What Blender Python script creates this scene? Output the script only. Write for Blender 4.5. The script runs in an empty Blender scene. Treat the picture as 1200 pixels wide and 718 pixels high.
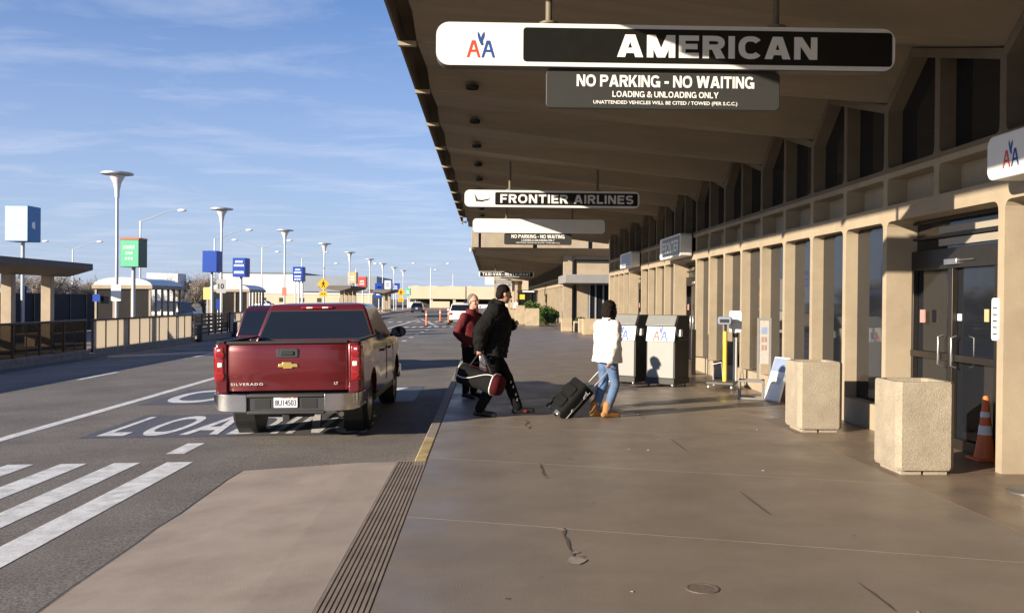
import bpy, bmesh, math, random
from mathutils import Vector, Matrix
R = math.radians
random.seed(7)
scene = bpy.context.scene
COL = scene.collection

# ------------------------------------------------------------------ camera
CAM_H = 1.70
cam = bpy.data.cameras.new('camera'); camo = bpy.data.objects.new('camera', cam); COL.objects.link(camo)
cam.sensor_width = 36.0; cam.lens = 33.0; cam.clip_start = 0.05; cam.clip_end = 6000
YAW, PITCH, ROLL = R(1.43), R(-0.41), R(0.50)
camo.matrix_world = Matrix.Translation((0, 0, CAM_H)) @ Matrix.Rotation(-YAW, 4, 'Z') @ Matrix.Rotation(math.pi/2 + PITCH, 4, 'X') @ Matrix.Rotation(ROLL, 4, 'Z')
scene.camera = camo

# ------------------------------------------------------------------ sun, sky, exposure
AZ = R(34)                      # the light travels towards +X, turned this far to +Y
ELEV = R(15.5)
SUN_STRENGTH, SKY_STRENGTH, EXPOSURE = 5.0, 0.062, 0.95
sl = bpy.data.lights.new('sun', 'SUN'); sl.energy = SUN_STRENGTH; sl.angle = R(0.5); sl.color = (1.0, 0.87, 0.69)
so = bpy.data.objects.new('sun', sl); COL.objects.link(so)
ldir = Vector((math.cos(AZ)*math.cos(ELEV), math.sin(AZ)*math.cos(ELEV), -math.sin(ELEV)))
so.rotation_euler = ldir.to_track_quat('-Z', 'Y').to_euler(); so.location = (-30, -20, 30)
w = bpy.data.worlds.new('World'); scene.world = w; w.use_nodes = True
nt = w.node_tree; nt.nodes.clear(); N = nt.nodes.new; L = nt.links.new
out = N('ShaderNodeOutputWorld'); bg = N('ShaderNodeBackground'); bg.inputs['Strength'].default_value = SKY_STRENGTH
sky = N('ShaderNodeTexSky'); sky.sky_type = 'NISHITA'; sky.sun_disc = False
sky.sun_elevation = ELEV; sky.sun_rotation = math.atan2(-ldir.x, -ldir.y)
sky.air_density = 1.0; sky.dust_density = 0.3; sky.ozone_density = 3.0
tc = N('ShaderNodeTexCoord'); sep = N('ShaderNodeSeparateXYZ'); L(tc.outputs['Generated'], sep.inputs[0])
def wmath(op, a, b=None, clamp=False):
    n = N('ShaderNodeMath'); n.operation = op; n.use_clamp = clamp
    for i, v in enumerate((a, b)):
        if v is None: continue
        if isinstance(v, (int, float)): n.inputs[i].default_value = v
        else: L(v, n.inputs[i])
    return n.outputs[0]
zc = wmath('MAXIMUM', wmath('ADD', sep.outputs['Z'], 0.05), 0.03)
cx = wmath('DIVIDE', sep.outputs['X'], zc); cy = wmath('DIVIDE', sep.outputs['Y'], zc)
comb = N('ShaderNodeCombineXYZ'); L(cx, comb.inputs[0]); L(cy, comb.inputs[1])
mp = N('ShaderNodeMapping'); mp.inputs['Scale'].default_value = (0.75, 1.25, 1); mp.inputs['Rotation'].default_value = (0, 0, R(8)); mp.inputs['Location'].default_value = (3.1, 1.7, 0)
L(comb.outputs[0], mp.inputs[0])
n1 = N('ShaderNodeTexNoise'); n1.inputs['Scale'].default_value = 1.6; n1.inputs['Detail'].default_value = 9; n1.inputs['Roughness'].default_value = 0.6; n1.inputs['Distortion'].default_value = 0.4
L(mp.outputs[0], n1.inputs['Vector'])
cr = N('ShaderNodeValToRGB'); cr.color_ramp.elements[0].position = 0.47; cr.color_ramp.elements[1].position = 0.85
L(n1.outputs['Fac'], cr.inputs['Fac'])
fac = wmath('MULTIPLY', cr.outputs['Color'], 0.5)
hz = wmath('MULTIPLY', wmath('SUBTRACT', 1.0, wmath('MULTIPLY', sep.outputs['Z'], 2.7), True), 0.78)   # thin haze veil low in the sky
tint = N('ShaderNodeMix'); tint.data_type = 'RGBA'; tint.blend_type = 'MULTIPLY'; tint.inputs[0].default_value = 1.0
L(sky.outputs[0], tint.inputs[6]); tint.inputs[7].default_value = (0.62, 0.95, 1.42, 1)
m0 = N('ShaderNodeMix'); m0.data_type = 'RGBA'; L(hz, m0.inputs[0]); L(tint.outputs[2], m0.inputs[6]); m0.inputs[7].default_value = (4.9, 5.5, 7.3, 1)
m1 = N('ShaderNodeMix'); m1.data_type = 'RGBA'; L(fac, m1.inputs[0]); L(m0.outputs[2], m1.inputs[6]); m1.inputs[7].default_value = (6.8, 7.2, 8.4, 1)
L(m1.outputs[2], bg.inputs['Color']); L(bg.outputs[0], out.inputs['Surface'])
vs = scene.view_settings; vs.view_transform = 'Standard'; vs.look = 'None'; vs.gamma = 1.0; vs.use_curve_mapping = False; vs.exposure = EXPOSURE
scene.render.engine = 'CYCLES'; scene.cycles.use_denoising = True; scene.cycles.max_bounces = 8; scene.cycles.diffuse_bounces = 2

# ------------------------------------------------------------------ materials
MATS = {}
def mat(name, col, rough=0.7, var=0.12, scale=6.0, bump=0.0, bscale=60.0, metal=0.0, spec=0.5, coat=0.0, speck=0.0, sscale=400.0, stain=0.0, stscale=0.8, transl=0.0, emit=None, stretch=None, rvar=0.0):
    if name in MATS: return MATS[name]
    m = bpy.data.materials.new(name); m.use_nodes = True; MATS[name] = m
    t = m.node_tree; b = t.nodes['Principled BSDF']; nn = t.nodes.new; ll = t.links.new
    b.inputs['Roughness'].default_value = rough; b.inputs['Metallic'].default_value = metal
    b.inputs['Specular IOR Level'].default_value = spec; b.inputs['Coat Weight'].default_value = coat; b.inputs['Coat Roughness'].default_value = 0.06
    g = nn('ShaderNodeNewGeometry'); vec = g.outputs['Position']
    if stretch:
        mpn = nn('ShaderNodeMapping'); mpn.inputs['Scale'].default_value = stretch; ll(vec, mpn.inputs[0]); vec = mpn.outputs[0]
    def noise(sc, det=5, ro=0.6):
        n = nn('ShaderNodeTexNoise'); n.inputs['Scale'].default_value = sc; n.inputs['Detail'].default_value = det; n.inputs['Roughness'].default_value = ro; ll(vec, n.inputs['Vector']); return n.outputs['Fac']
    def ramp(src, lo, hi, p0=0.3, p1=0.7):
        r = nn('ShaderNodeMapRange'); r.inputs['From Min'].default_value = p0; r.inputs['From Max'].default_value = p1; r.inputs['To Min'].default_value = lo; r.inputs['To Max'].default_value = hi; ll(src, r.inputs['Value']); return r.outputs[0]
    def mul(a, b_):
        n = nn('ShaderNodeMath'); n.operation = 'MULTIPLY'
        for i, v in enumerate((a, b_)):
            if isinstance(v, (int, float)): n.inputs[i].default_value = v
            else: ll(v, n.inputs[i])
        return n.outputs[0]
    f = None
    if var: f = ramp(noise(scale), 1-var, 1+var)
    if speck:
        s = ramp(noise(sscale, 2, 0.7), 1-speck, 1+speck, 0.35, 0.65); f = mul(f, s) if f is not None else s
    if stain:
        s = ramp(noise(stscale, 7, 0.65), 1-stain, 1.0, 0.36, 0.58); f = mul(f, s) if f is not None else s
    if f is not None:
        h = nn('ShaderNodeHueSaturation'); h.inputs['Color'].default_value = (*col, 1); ll(f, h.inputs['Value']); ll(h.outputs[0], b.inputs['Base Color'])
    else: b.inputs['Base Color'].default_value = (*col, 1)
    if rvar: ll(ramp(noise(scale*0.7, 6), max(0.02, rough-rvar), min(1, rough+rvar)), b.inputs['Roughness'])
    if bump:
        bn = nn('ShaderNodeBump'); bn.inputs['Strength'].default_value = bump; bn.inputs['Distance'].default_value = 0.01
        ll(noise(bscale, 4), bn.inputs['Height']); ll(bn.outputs[0], b.inputs['Normal'])
    if emit: b.inputs['Emission Color'].default_value = (*emit[:3], 1); b.inputs['Emission Strength'].default_value = emit[3]
    if transl:
        tr = nn('ShaderNodeBsdfTranslucent'); tr.inputs['Color'].default_value = (*col, 1); mx = nn('ShaderNodeMixShader'); mx.inputs[0].default_value = transl
        ll(b.outputs[0], mx.inputs[1]); ll(tr.outputs[0], mx.inputs[2]); ll(mx.outputs[0], t.nodes['Material Output'].inputs['Surface'])
    return m
asphalt = mat('asphalt', (0.180, 0.160, 0.138), 0.85, 0.12, 1.2, 0.6, 140, speck=0.50, sscale=55, stain=0.26, stscale=0.45)
farground = mat('far_ground', (0.16, 0.14, 0.11), 0.95, 0.2, 0.2)
paint = mat('road_paint', (0.74, 0.74, 0.72), 0.7, 0.10, 9, 0.3, 120, speck=0.14, sscale=70, stain=0.30, stscale=6)
blackpaint = mat('black_road_paint', (0.100, 0.098, 0.104), 0.6, 0.15, 5, 0.3, 120, speck=0.3, sscale=120)
walk = mat('sidewalk_concrete', (0.232, 0.190, 0.150), 0.46, 0.08, 1.6, 0.25, 90, speck=0.08, sscale=220, stain=0.15, stscale=0.9, rvar=0.14)
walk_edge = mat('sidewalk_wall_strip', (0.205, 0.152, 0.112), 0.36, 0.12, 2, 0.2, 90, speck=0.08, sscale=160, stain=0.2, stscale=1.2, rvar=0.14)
rampc = mat('ramp_concrete', (0.320, 0.262, 0.215), 0.8, 0.09, 1.8, 0.3, 120, speck=0.08, sscale=240, stain=0.2, stscale=1.3)
kerbc = mat('kerb_concrete', (0.30, 0.25, 0.20), 0.8, 0.12, 6, 0.3, 90, stain=0.2, stscale=3)
yellowk = mat('yellow_kerb_paint', (0.50, 0.38, 0.17), 0.75, 0.12, 7, 0.3, 90, stain=0.35, stscale=5)
ribm = mat('groove_rib', (0.255, 0.205, 0.165), 0.8, 0.12, 4, 0.2, 100, stain=0.25, stscale=3)
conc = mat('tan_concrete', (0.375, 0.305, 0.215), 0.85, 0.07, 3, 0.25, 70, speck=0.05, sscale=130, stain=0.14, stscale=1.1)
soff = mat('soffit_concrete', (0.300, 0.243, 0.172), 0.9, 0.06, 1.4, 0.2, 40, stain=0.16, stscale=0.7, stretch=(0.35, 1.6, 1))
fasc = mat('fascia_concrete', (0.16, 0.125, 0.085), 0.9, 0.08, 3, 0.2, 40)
aggr = mat('exposed_aggregate', (0.355, 0.302, 0.228), 0.9, 0.10, 5, 0.9, 90, speck=0.15, sscale=75, stain=0.12, stscale=3)
darkglass = mat('dark_glass', (0.012, 0.014, 0.018), 0.04, 0, spec=0.5)
bronze = mat('dark_bronze_metal', (0.045, 0.038, 0.032), 0.4, 0.08, 10, metal=0.6)
steel = mat('brushed_steel', (0.55, 0.55, 0.55), 0.35, 0.06, 20, metal=0.9)
galv = mat('galvanised_metal', (0.50, 0.51, 0.52), 0.5, 0.08, 12, metal=0.5)
whitep = mat('white_paint', (0.80, 0.79, 0.76), 0.45, 0.03, 5)
signwhite = mat('sign_white', (0.82, 0.82, 0.80), 0.35, 0.02, 3)
signblack = mat('sign_black', (0.010, 0.010, 0.009), 0.32, 0.15, 8)
signgrey = mat('sign_grey', (0.032, 0.032, 0.030), 0.55, 0.06, 8)
blackm = mat('black_metal', (0.02, 0.02, 0.02), 0.5, 0.1, 9)
blackrub = mat('black_rubber', (0.016, 0.016, 0.016), 0.85, 0.15, 30, 0.2, 200)
redl = mat('logo_red', (0.68, 0.06, 0.03), 0.5, 0); bluel = mat('logo_blue', (0.015, 0.07, 0.30), 0.5, 0)
bluesign = mat('blue_sign', (0.004, 0.055, 0.36), 0.4, 0.05, 4); palebl = mat('pale_blue_sign', (0.38, 0.60, 0.76), 0.4, 0.04, 4); palebl_shaded = mat('pale_blue_sign_shaded', (0.02, 0.16, 0.38), 0.4, 0.05, 4)  # the second blue paints shade onto the pale sign's sides
greens = mat('green_sign', (0.10, 0.46, 0.26), 0.4, 0.05, 4); oranges = mat('orange_sign', (0.62, 0.12, 0.05), 0.45, 0.05, 4)
reds = mat('red_sign', (0.58, 0.07, 0.05), 0.45, 0.05, 4); tans = mat('tan_sign', (0.55, 0.40, 0.20), 0.5, 0.05, 4)
yellows = mat('yellow_sign', (0.78, 0.42, 0.02), 0.45, 0.04, 6)
dgrey = mat('dark_grey_plastic', (0.035, 0.035, 0.036), 0.55, 0.1, 20, 0.1, 150)

# ------------------------------------------------------------------ mesh builder
class MB:
    def __init__(s): s.v = []; s.f = []
    def add(s, vs, fs, M=None):
        o = len(s.v); s.v += [tuple(M @ Vector(p)) if M else tuple(p) for p in vs]; s.f += [tuple(i+o for i in q) for q in fs]; return s
    def box(s, x0, x1, y0, y1, z0, z1, M=None):
        return s.add([(x0,y0,z0),(x1,y0,z0),(x1,y1,z0),(x0,y1,z0),(x0,y0,z1),(x1,y0,z1),(x1,y1,z1),(x0,y1,z1)],
                     [(0,3,2,1),(4,5,6,7),(0,1,5,4),(1,2,6,5),(2,3,7,6),(3,0,4,7)], M)
    def prism(s, poly, a, b, axis='x', M=None):
        """poly: 2-D outline extruded from a to b along axis; (y,z) for x, (x,z) for y, (x,y) for z"""
        def P(u, v, t): return {'x': (t,u,v), 'y': (u,t,v), 'z': (u,v,t)}[axis]
        n = len(poly); vs = [P(u,v,a) for u,v in poly] + [P(u,v,b) for u,v in poly]
        return s.add(vs, [tuple(range(n))[::-1], tuple(range(n, 2*n))] + [(i,(i+1)%n,(i+1)%n+n,i+n) for i in range(n)], M)
    def loft(s, secs, cap=True, closed=True, M=None):
        n = len(secs[0]); vs = [p for q in secs for p in q]; fs = []
        for k in range(len(secs)-1):
            for i in range(n if closed else n-1):
                j = (i+1) % n; fs.append((k*n+i, k*n+j, (k+1)*n+j, (k+1)*n+i))
        if cap: fs += [tuple(range(n))[::-1], tuple((len(secs)-1)*n+i for i in range(n))]
        return s.add(vs, fs, M)
    def tube(s, pts, rad, n=10, cap=True, M=None, up=None):
        pts = [Vector(p) for p in pts]; rad = rad if isinstance(rad, (list, tuple)) else [rad]*len(pts)
        secs = []; ref = Vector(up) if up else None
        for i, p in enumerate(pts):
            d = (pts[min(i+1, len(pts)-1)] - pts[max(i-1, 0)]).normalized()
            if ref is None: ref = Vector((0,0,1)) if abs(d.z) < 0.9 else Vector((1,0,0))
            a = d.cross(ref); a = a.normalized() if a.length > 1e-6 else d.orthogonal().normalized(); b = a.cross(d).normalized(); ref = b
            r = rad[i]; ra, rb = r if isinstance(r, (list, tuple)) else (r, r)
            secs.append([tuple(p + a*ra*math.cos(2*math.pi*k/n) + b*rb*math.sin(2*math.pi*k/n)) for k in range(n)])
        return s.loft(secs, cap, M=M)
    def limb(s, pts, rad, n=12, M=None):
        """a tube with round ends"""
        pts = [Vector(p) for p in pts]; rad = list(rad)
        d0 = (pts[0]-pts[1]).normalized(); d1 = (pts[-1]-pts[-2]).normalized()
        def mx(r): return max(r) if isinstance(r, tuple) else r
        def sc(r, k): return (r[0]*k, r[1]*k) if isinstance(r, tuple) else r*k
        P = [pts[0]+d0*mx(rad[0])*0.8, pts[0]+d0*mx(rad[0])*0.5] + pts + [pts[-1]+d1*mx(rad[-1])*0.5, pts[-1]+d1*mx(rad[-1])*0.8]
        Q = [sc(rad[0], 0.35), sc(rad[0], 0.8)] + rad + [sc(rad[-1], 0.8), sc(rad[-1], 0.35)]
        return s.tube(P, Q, n, M=M)
    def lathe(s, prof, n=16, M=None, cap=True):
        return s.loft([[(r*math.cos(2*math.pi*k/n), r*math.sin(2*math.pi*k/n), z) for k in range(n)] for r, z in prof], cap, M=M)
    def ell(s, c, r, n=12, m=8, M=None, rot=None):
        T = Matrix.Translation(c) @ (rot.to_4x4() if rot else Matrix.Identity(4)) @ Matrix.Diagonal((*r, 1))
        if M: T = M @ T
        return s.lathe([(max(0.02, math.sin(math.pi*i/m)), -math.cos(math.pi*i/m)) for i in range(m+1)], n, T)
    def mesh(s, name):
        me = bpy.data.meshes.new(name); me.from_pydata(s.v, [], s.f); me.validate()
        bm = bmesh.new(); bm.from_mesh(me); bmesh.ops.recalc_face_normals(bm, faces=bm.faces); bm.to_mesh(me); bm.free(); return me
def part(name, mb, m, parent=None, bev=0.0, smooth=None, loc=None, rot=None, segs=2):
    me = mb.mesh(name) if isinstance(mb, MB) else mb
    if m is not None and not me.materials: me.materials.append(m)
    o = bpy.data.objects.new(name, me); COL.objects.link(o)
    if parent: o.parent = parent
    if loc: o.location = loc
    if rot: o.rotation_euler = rot
    if smooth is not None:
        me.polygons.foreach_set('use_smooth', [True]*len(me.polygons)); me.set_sharp_from_angle(angle=R(smooth))
    if bev:
        b = o.modifiers.new('bevel', 'BEVEL'); b.width = bev; b.segments = segs; b.limit_method = 'ANGLE'; b.angle_limit = R(35)
        me.polygons.foreach_set('use_smooth', [True]*len(me.polygons)); me.set_sharp_from_angle(angle=R(50))
    return o
def tag(o, label=None, cat=None, group=None, kind=None):
    for k, v in (('label', label), ('category', cat), ('group', group), ('kind', kind)):
        if v: o[k] = v
    return o
def thing(name, label, cat, loc=(0,0,0), rz=0.0, group=None):
    o = bpy.data.objects.new(name, None); COL.objects.link(o); o.empty_display_size = 0.2
    o.location = loc; o.rotation_euler = (0, 0, rz); return tag(o, label, cat, group)
def struct(name, mb, m, **k): return tag(part(name, mb, m, **k), kind='structure')
def copy_tree(o, parent=None):
    c = o.copy(); COL.objects.link(c); c.parent = parent
    for ch in [x for x in ALLCH(o)]: copy_tree(ch, c)
    return c
def ALLCH(o): return [x for x in COL.objects if x.parent == o]
def rrect(w, h, r, n=5, cx=0, cy=0):
    P = []
    for qx, qy, a in ((1,1,0), (-1,1,90), (-1,-1,180), (1,-1,270)):
        for k in range(n+1):
            t = R(a + 90*k/n); P.append((cx+qx*(w/2-r)+r*math.cos(t), cy+qy*(h/2-r)+r*math.sin(t)))
    return P
def frame(o, U, V, Nn):
    """matrix that takes (u,v,n) to world axes U,V,N at o"""
    U, V, Nn = Vector(U), Vector(V), Vector(Nn)
    return Matrix(((U.x,V.x,Nn.x,o[0]),(U.y,V.y,Nn.y,o[1]),(U.z,V.z,Nn.z,o[2]),(0,0,0,1)))
def text(body, w, h, M, depth=0.003, bold=0.0, spacing=1.0, align='C'):
    """lettering fitted to a w x h box centred on M's origin (u right, v up, n out)"""
    cu = bpy.data.curves.new('t', 'FONT'); cu.body = body; cu.offset = bold; cu.space_character = spacing; cu.resolution_u = 3
    ob = bpy.data.objects.new('t', cu); COL.objects.link(ob)
    dg = bpy.context.evaluated_depsgraph_get(); me = bpy.data.meshes.new_from_object(ob.evaluated_get(dg))
    vs = [tuple(v.co) for v in me.vertices]; fs = [tuple(p.vertices) for p in me.polygons]
    bpy.data.objects.remove(ob); bpy.data.curves.remove(cu); bpy.data.meshes.remove(me)
    x0 = min(v[0] for v in vs); x1 = max(v[0] for v in vs); y0 = min(v[1] for v in vs); y1 = max(v[1] for v in vs)
    sx = w/(x1-x0); sy = h/(y1-y0)
    V = [((v[0]-(x0+x1)/2)*sx, (v[1]-(y0+y1)/2)*sy, depth) for v in vs]
    mb = MB(); mb.add(V, fs, M); return mb
NY = lambda o: frame(o, (1,0,0), (0,0,1), (0,-1,0))      # faces the camera side
NX = lambda o: frame(o, (0,-1,0), (0,0,1), (-1,0,0))     # faces the road
ORD = ['nearest', 'second', 'third', 'fourth', 'fifth', 'sixth', 'seventh', 'eighth', 'ninth', 'tenth', 'eleventh', 'twelfth']
# ------------------------------------------------------------------ a bold grotesque drawn stroke by stroke
def _arc(cx, cy, rx, ry, a0, a1, n=10, pw=0.82):
    P = []
    for i in range(n+1):
        a = R(a0+(a1-a0)*i/n); c, s = math.cos(a), math.sin(a)
        P.append((cx+rx*math.copysign(abs(c)**pw, c), cy+ry*math.copysign(abs(s)**pw, s)))
    return P
def glyph(ch, t):
    """(width, strokes, polygons) in units of the cap height"""
    e = t/2; k = t*1.22
    if ch == 'I': return t, [[(e,0),(e,1)]], []
    if ch == 'E': W = .72; return W, [[(W,1-e),(e,1-e),(e,e),(W,e)], [(e,.51),(W*.93,.51)]], []
    if ch == 'F': W = .70; return W, [[(W,1-e),(e,1-e),(e,0)], [(e,.47),(W*.9,.47)]], []
    if ch == 'L': W = .66; return W, [[(e,1),(e,e),(W,e)]], []
    if ch == 'T': W = .78; return W, [[(0,1-e),(W,1-e)], [(W/2,1-e),(W/2,0)]], []
    if ch == 'H': W = .82; return W, [[(e,0),(e,1)], [(W-e,0),(W-e,1)], [(e,.5),(W-e,.5)]], []
    if ch == 'N': W = .84; return W, [[(e,0),(e,1)], [(W-e,0),(W-e,1)]], [[(0,1),(k,1),(W,0),(W-k,0)]]
    if ch == 'A': W = .94; return W, [[(.2,.30),(W-.2,.30)]], [[(0,0),(k,0),(W/2+.03,1-t*.9),(W/2+.03,1),(W/2-k*.62,1)], [(W,0),(W-k,0),(W/2-.03,1-t*.9),(W/2-.03,1),(W/2+k*.62,1)]]
    if ch == 'V': W = .92; return W, [], [[(0,1),(k,1),(W/2+.03,t*.9),(W/2+.03,0),(W/2-k*.6,0)], [(W,1),(W-k,1),(W/2-.03,t*.9),(W/2-.03,0),(W/2+k*.6,0)]]
    if ch == 'M': W = 1.02; return W, [[(e,0),(e,1)], [(W-e,0),(W-e,1)]], [[(0,1),(k*1.1,1),(W/2+k*.5,0),(W/2-k*.5,0)], [(W,1),(W-k*1.1,1),(W/2-k*.5,0),(W/2+k*.5,0)]]
    if ch == 'W': W = 1.28; a = .33; return W, [], [[(0,1),(k,1),(a+k*.5,0),(a-k*.5,0)], [(W/2-k*.5,1),(W/2+k*.5,1),(a+k*.5,0),(a-k*.5,0)], [(W/2-k*.5,1),(W/2+k*.5,1),(W-a+k*.5,0),(W-a-k*.5,0)], [(W,1),(W-k,1),(W-a-k*.5,0),(W-a+k*.5,0)]]
    if ch == 'X': W = .9; return W, [], [[(0,1),(k*1.1,1),(W,0),(W-k*1.1,0)], [(W,1),(W-k*1.1,1),(0,0),(k*1.1,0)]]
    if ch == 'Y': W = .9; return W, [[(W/2,.45),(W/2,0)]], [[(0,1),(k*1.1,1),(W/2+e,.38),(W/2-e,.38)], [(W,1),(W-k*1.1,1),(W/2-e,.38),(W/2+e,.38)]]
    if ch == 'K': W = .86; return W, [[(e,0),(e,1)]], [[(W-.02,1),(W-k*1.2,1),(t*.9,.45),(t*.9,.18)], [(W,0),(W-k*1.25,0),(.30,.50),(.44,.66)]]
    if ch in 'RPB':
        W = .80; s = [[(e,0),(e,1)], [(e,1-e),(W*.55,1-e)] + _arc(W*.55, .5+(.5-e)*.5+.0, W*.45-e, (.5-e)*.5, 90, -90, 8) + [(e,.5)]]
        p = []
        if ch == 'R': p = [[(W*.36,.5),(W*.36+k*1.1,.5),(W+.02,0),(W+.02-k*1.15,0)]]
        if ch == 'B': s.append([(W*.55,.5)] + _arc(W*.55, .25+e*.5, W*.47-e, (.5-e)*.5, 90, -90, 8) + [(e,e)])
        return W, s, p
    if ch in 'OQ': W = .94; P = _arc(W/2, .5, W/2-e, .5-e+.01, 0, 360, 26); return W, [P], []
    if ch == 'C': W = .88; return W-.07, [_arc(W/2, .5, W/2-e, .5-e+.01, 38, 322, 20)], []
    if ch == 'G': W = .92; return W, [_arc(W/2, .5, W/2-e, .5-e+.01, 38, 325, 20), [(W*.55,.42),(W-e,.42),(W-e,0)]], []
    if ch == 'D': W = .86; return W, [[(e,0),(e,1)], [(e,1-e),(W*.45,1-e)] + _arc(W*.45, .5, W*.55-e, .5-e, 90, -90, 12) + [(e,e)]], []
    if ch == 'U': W = .82; return W, [[(e,1)] + _arc(W/2, .38, W/2-e, .38-e, 180, 360, 12) + [(W-e,1)]], []
    if ch == 'J': W = .6; return W, [_arc(W/2, .38, W/2-e, .38-e, 180, 360, 12) + [(W-e,1)]], []
    if ch == 'S': W = .80; return W, [_arc(W/2, .5+(.5-e)*.5, W/2-e, (.5-e)*.5, 25, 270, 12) + _arc(W/2, .5-(.5-e)*.5, W/2-e, (.5-e)*.5, 90, -155, 12)[1:]], []
    if ch == '&': W = .88; return W, [[(W,0), (.20,.66)] + _arc(.40, .74, .20, .16, 180, 0, 8) + [(.14,.36)] + _arc(.36, .27, .30, .17, 150, 330, 8) + [(W-.02,.50)]], []
    if ch == '-': W = .42; return W, [[(0,.42),(W,.42)]], []
    return .34, [], []
def sweep(P, t):
    n = len(P); closed = (Vector(P[0])-Vector(P[-1])).length < 1e-4; L_, R_ = [], []
    for i in range(n):
        p = Vector(P[i]); a = Vector(P[i-1]) if i else (Vector(P[-2]) if closed else None); b = Vector(P[i+1]) if i < n-1 else (Vector(P[1]) if closed else None)
        d0 = (p-a).normalized() if a is not None and (p-a).length > 1e-6 else None; d1 = (b-p).normalized() if b is not None and (b-p).length > 1e-6 else None
        d0 = d0 or d1; d1 = d1 or d0; n0 = Vector((-d0.y, d0.x)); n1 = Vector((-d1.y, d1.x)); m = (n0+n1)
        m = m.normalized() if m.length > .2 else n0; q = t/2/max(.6, m.dot(n0)); L_.append(p+m*q); R_.append(p-m*q)
    return L_, R_
def grot(s, w, h, M, depth=0.003, t=0.2, gap=0.16):
    """bold lettering fitted to w x h, centred on M's origin"""
    x = 0; items = []
    for ch in s:
        W, st, po = glyph(ch, t); items.append((x, st, po)); x += W + (gap if ch != ' ' else 0)
    tot = x-gap; sx = w/tot; mb = MB(); q = 0
    tx = t*min(1.6, max(.7, 1.0))
    for x0, st, po in items:
        for k, P in enumerate(st):
            L_, R_ = sweep(P, t); n = len(L_); z = depth+0.0004*k
            mb.add([((x0+p.x-tot/2)*sx, (p.y-.5)*h, z) for p in L_+R_], [(i, i+1, n+i+1, n+i) for i in range(n-1)], M)
        for k, P in enumerate(po):
            mb.add([((x0+p[0]-tot/2)*sx, (p[1]-.5)*h, depth+0.0015+0.0004*k) for p in P], [tuple(range(len(P)))], M)
    return mb
# ================================================================== the setting
KX, KW = -0.63, 0.14                     # back of kerb, kerb width
def rz(x): return -0.15 + 0.02*(x - (KX-KW))      # the roadway falls away from the kerb
ROADX = -13.7
struct('ground', MB().box(-1500, 1500, -400, 3000, -1.2, -0.62), farground)
mb = MB(); ys = [-25, 0, 10, 20, 40, 80, 140, 196]
mb.loft([[(KX-0.10, y, rz(KX-0.10)), (-4, y, rz(-4)), (-8, y, rz(-8)), (ROADX-0.3, y, rz(ROADX-0.3)), (ROADX-0.3, y, -0.66), (KX-0.10, y, -0.66)] for y in ys])
road = struct('road', mb, asphalt)
def on_road(poly, dz=0.004):
    return [(x, y, rz(x)+dz) for x, y in poly]
def mark(name, polys, m=paint, dz=0.004, parent=road):
    mb = MB()
    for p in polys: mb.add(on_road(p, dz), [tuple(range(len(p)))])
    return part(name, mb, m, parent)
def rect(x0, x1, y0, y1): return [(x0,y0),(x1,y0),(x1,y1),(x0,y1)]
mark('lane_line', [rect(-6.73, -6.54, y, y+10) for y in range(-20, 90, 10)] )
for k in range(-2, 13):
    y = 11.5 + 3.85*k
    if k < 0 or k > 0: mark('lane_dash', [rect(-3.92, -3.71, y, y+0.85)]) if not (13 < y < 20) and k > 0 else None
mark('lane_dash', [rect(-3.91, -3.69, 11.5, 12.35)])
for k in range(14): mark('lane_dash', [rect(-10.0, -9.87, -4+9*k, -1.6+9*k)])
for k in range(8):                                    # the crosswalk in front of the ramp
    x1 = -3.39 - 0.605*k
    mark('crosswalk_bar', [rect(x1-0.30, x1, 5.2, 10.9)])
for k in range(15): mark('crosswalk_bar', [rect(-12.6+0.8*k, -12.25+0.8*k, 79.5, 82.5)])
for k in range(11): mark('crosswalk_bar', [rect(-6.3+0.52*k, -6.02+0.52*k, 63.5, 65.8)])
mark('lane_line', [[(-6.64, 92), (-6.44, 92), (-3.6, 66.5), (-3.8, 66.5)]])
# black-backed road lettering
mark('lettering_ground', [rect(-5.6, -1.55, 12.95, 15.5)], blackpaint, 0.004)
mark('lettering_ground', [rect(-6.3, -1.35, 17.1, 20.1)], blackpaint, 0.004)
def road_text(s, x0, x1, y0, y1, sp):
    mb = grot(s, x1-x0, y1-y0, Matrix.Translation(((x0+x1)/2, (y0+y1)/2, 0)), 0, sp, 0.2)
    mb.v = [(x, y, rz(x)+0.008+z) for x, y, z in mb.v]; return part('lettering', mb, paint, road)
road_text('LOADING', -5.42, -1.70, 13.12, 15.25, 0.17)
road_text('ONLY', -6.1, -1.65, 17.35, 19.75, 0.16)

# kerb stones
kerb = struct('kerb', MB().box(KX-KW+0.004, KX-0.004, 9.62, 200, -0.6, -0.012), kerbc)
for k in range(34):
    y0 = 9.62 if k == 0 else 11.55 + 3.0*(k-1); y1 = 11.55 if k == 0 else y0 + 3.0
    part('kerb_stone', MB().box(KX-KW, KX-0.006, y0+0.006, y1-0.006, -0.3, 0.0), yellowk if k == 0 else kerbc, kerb, bev=0.015)
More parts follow.
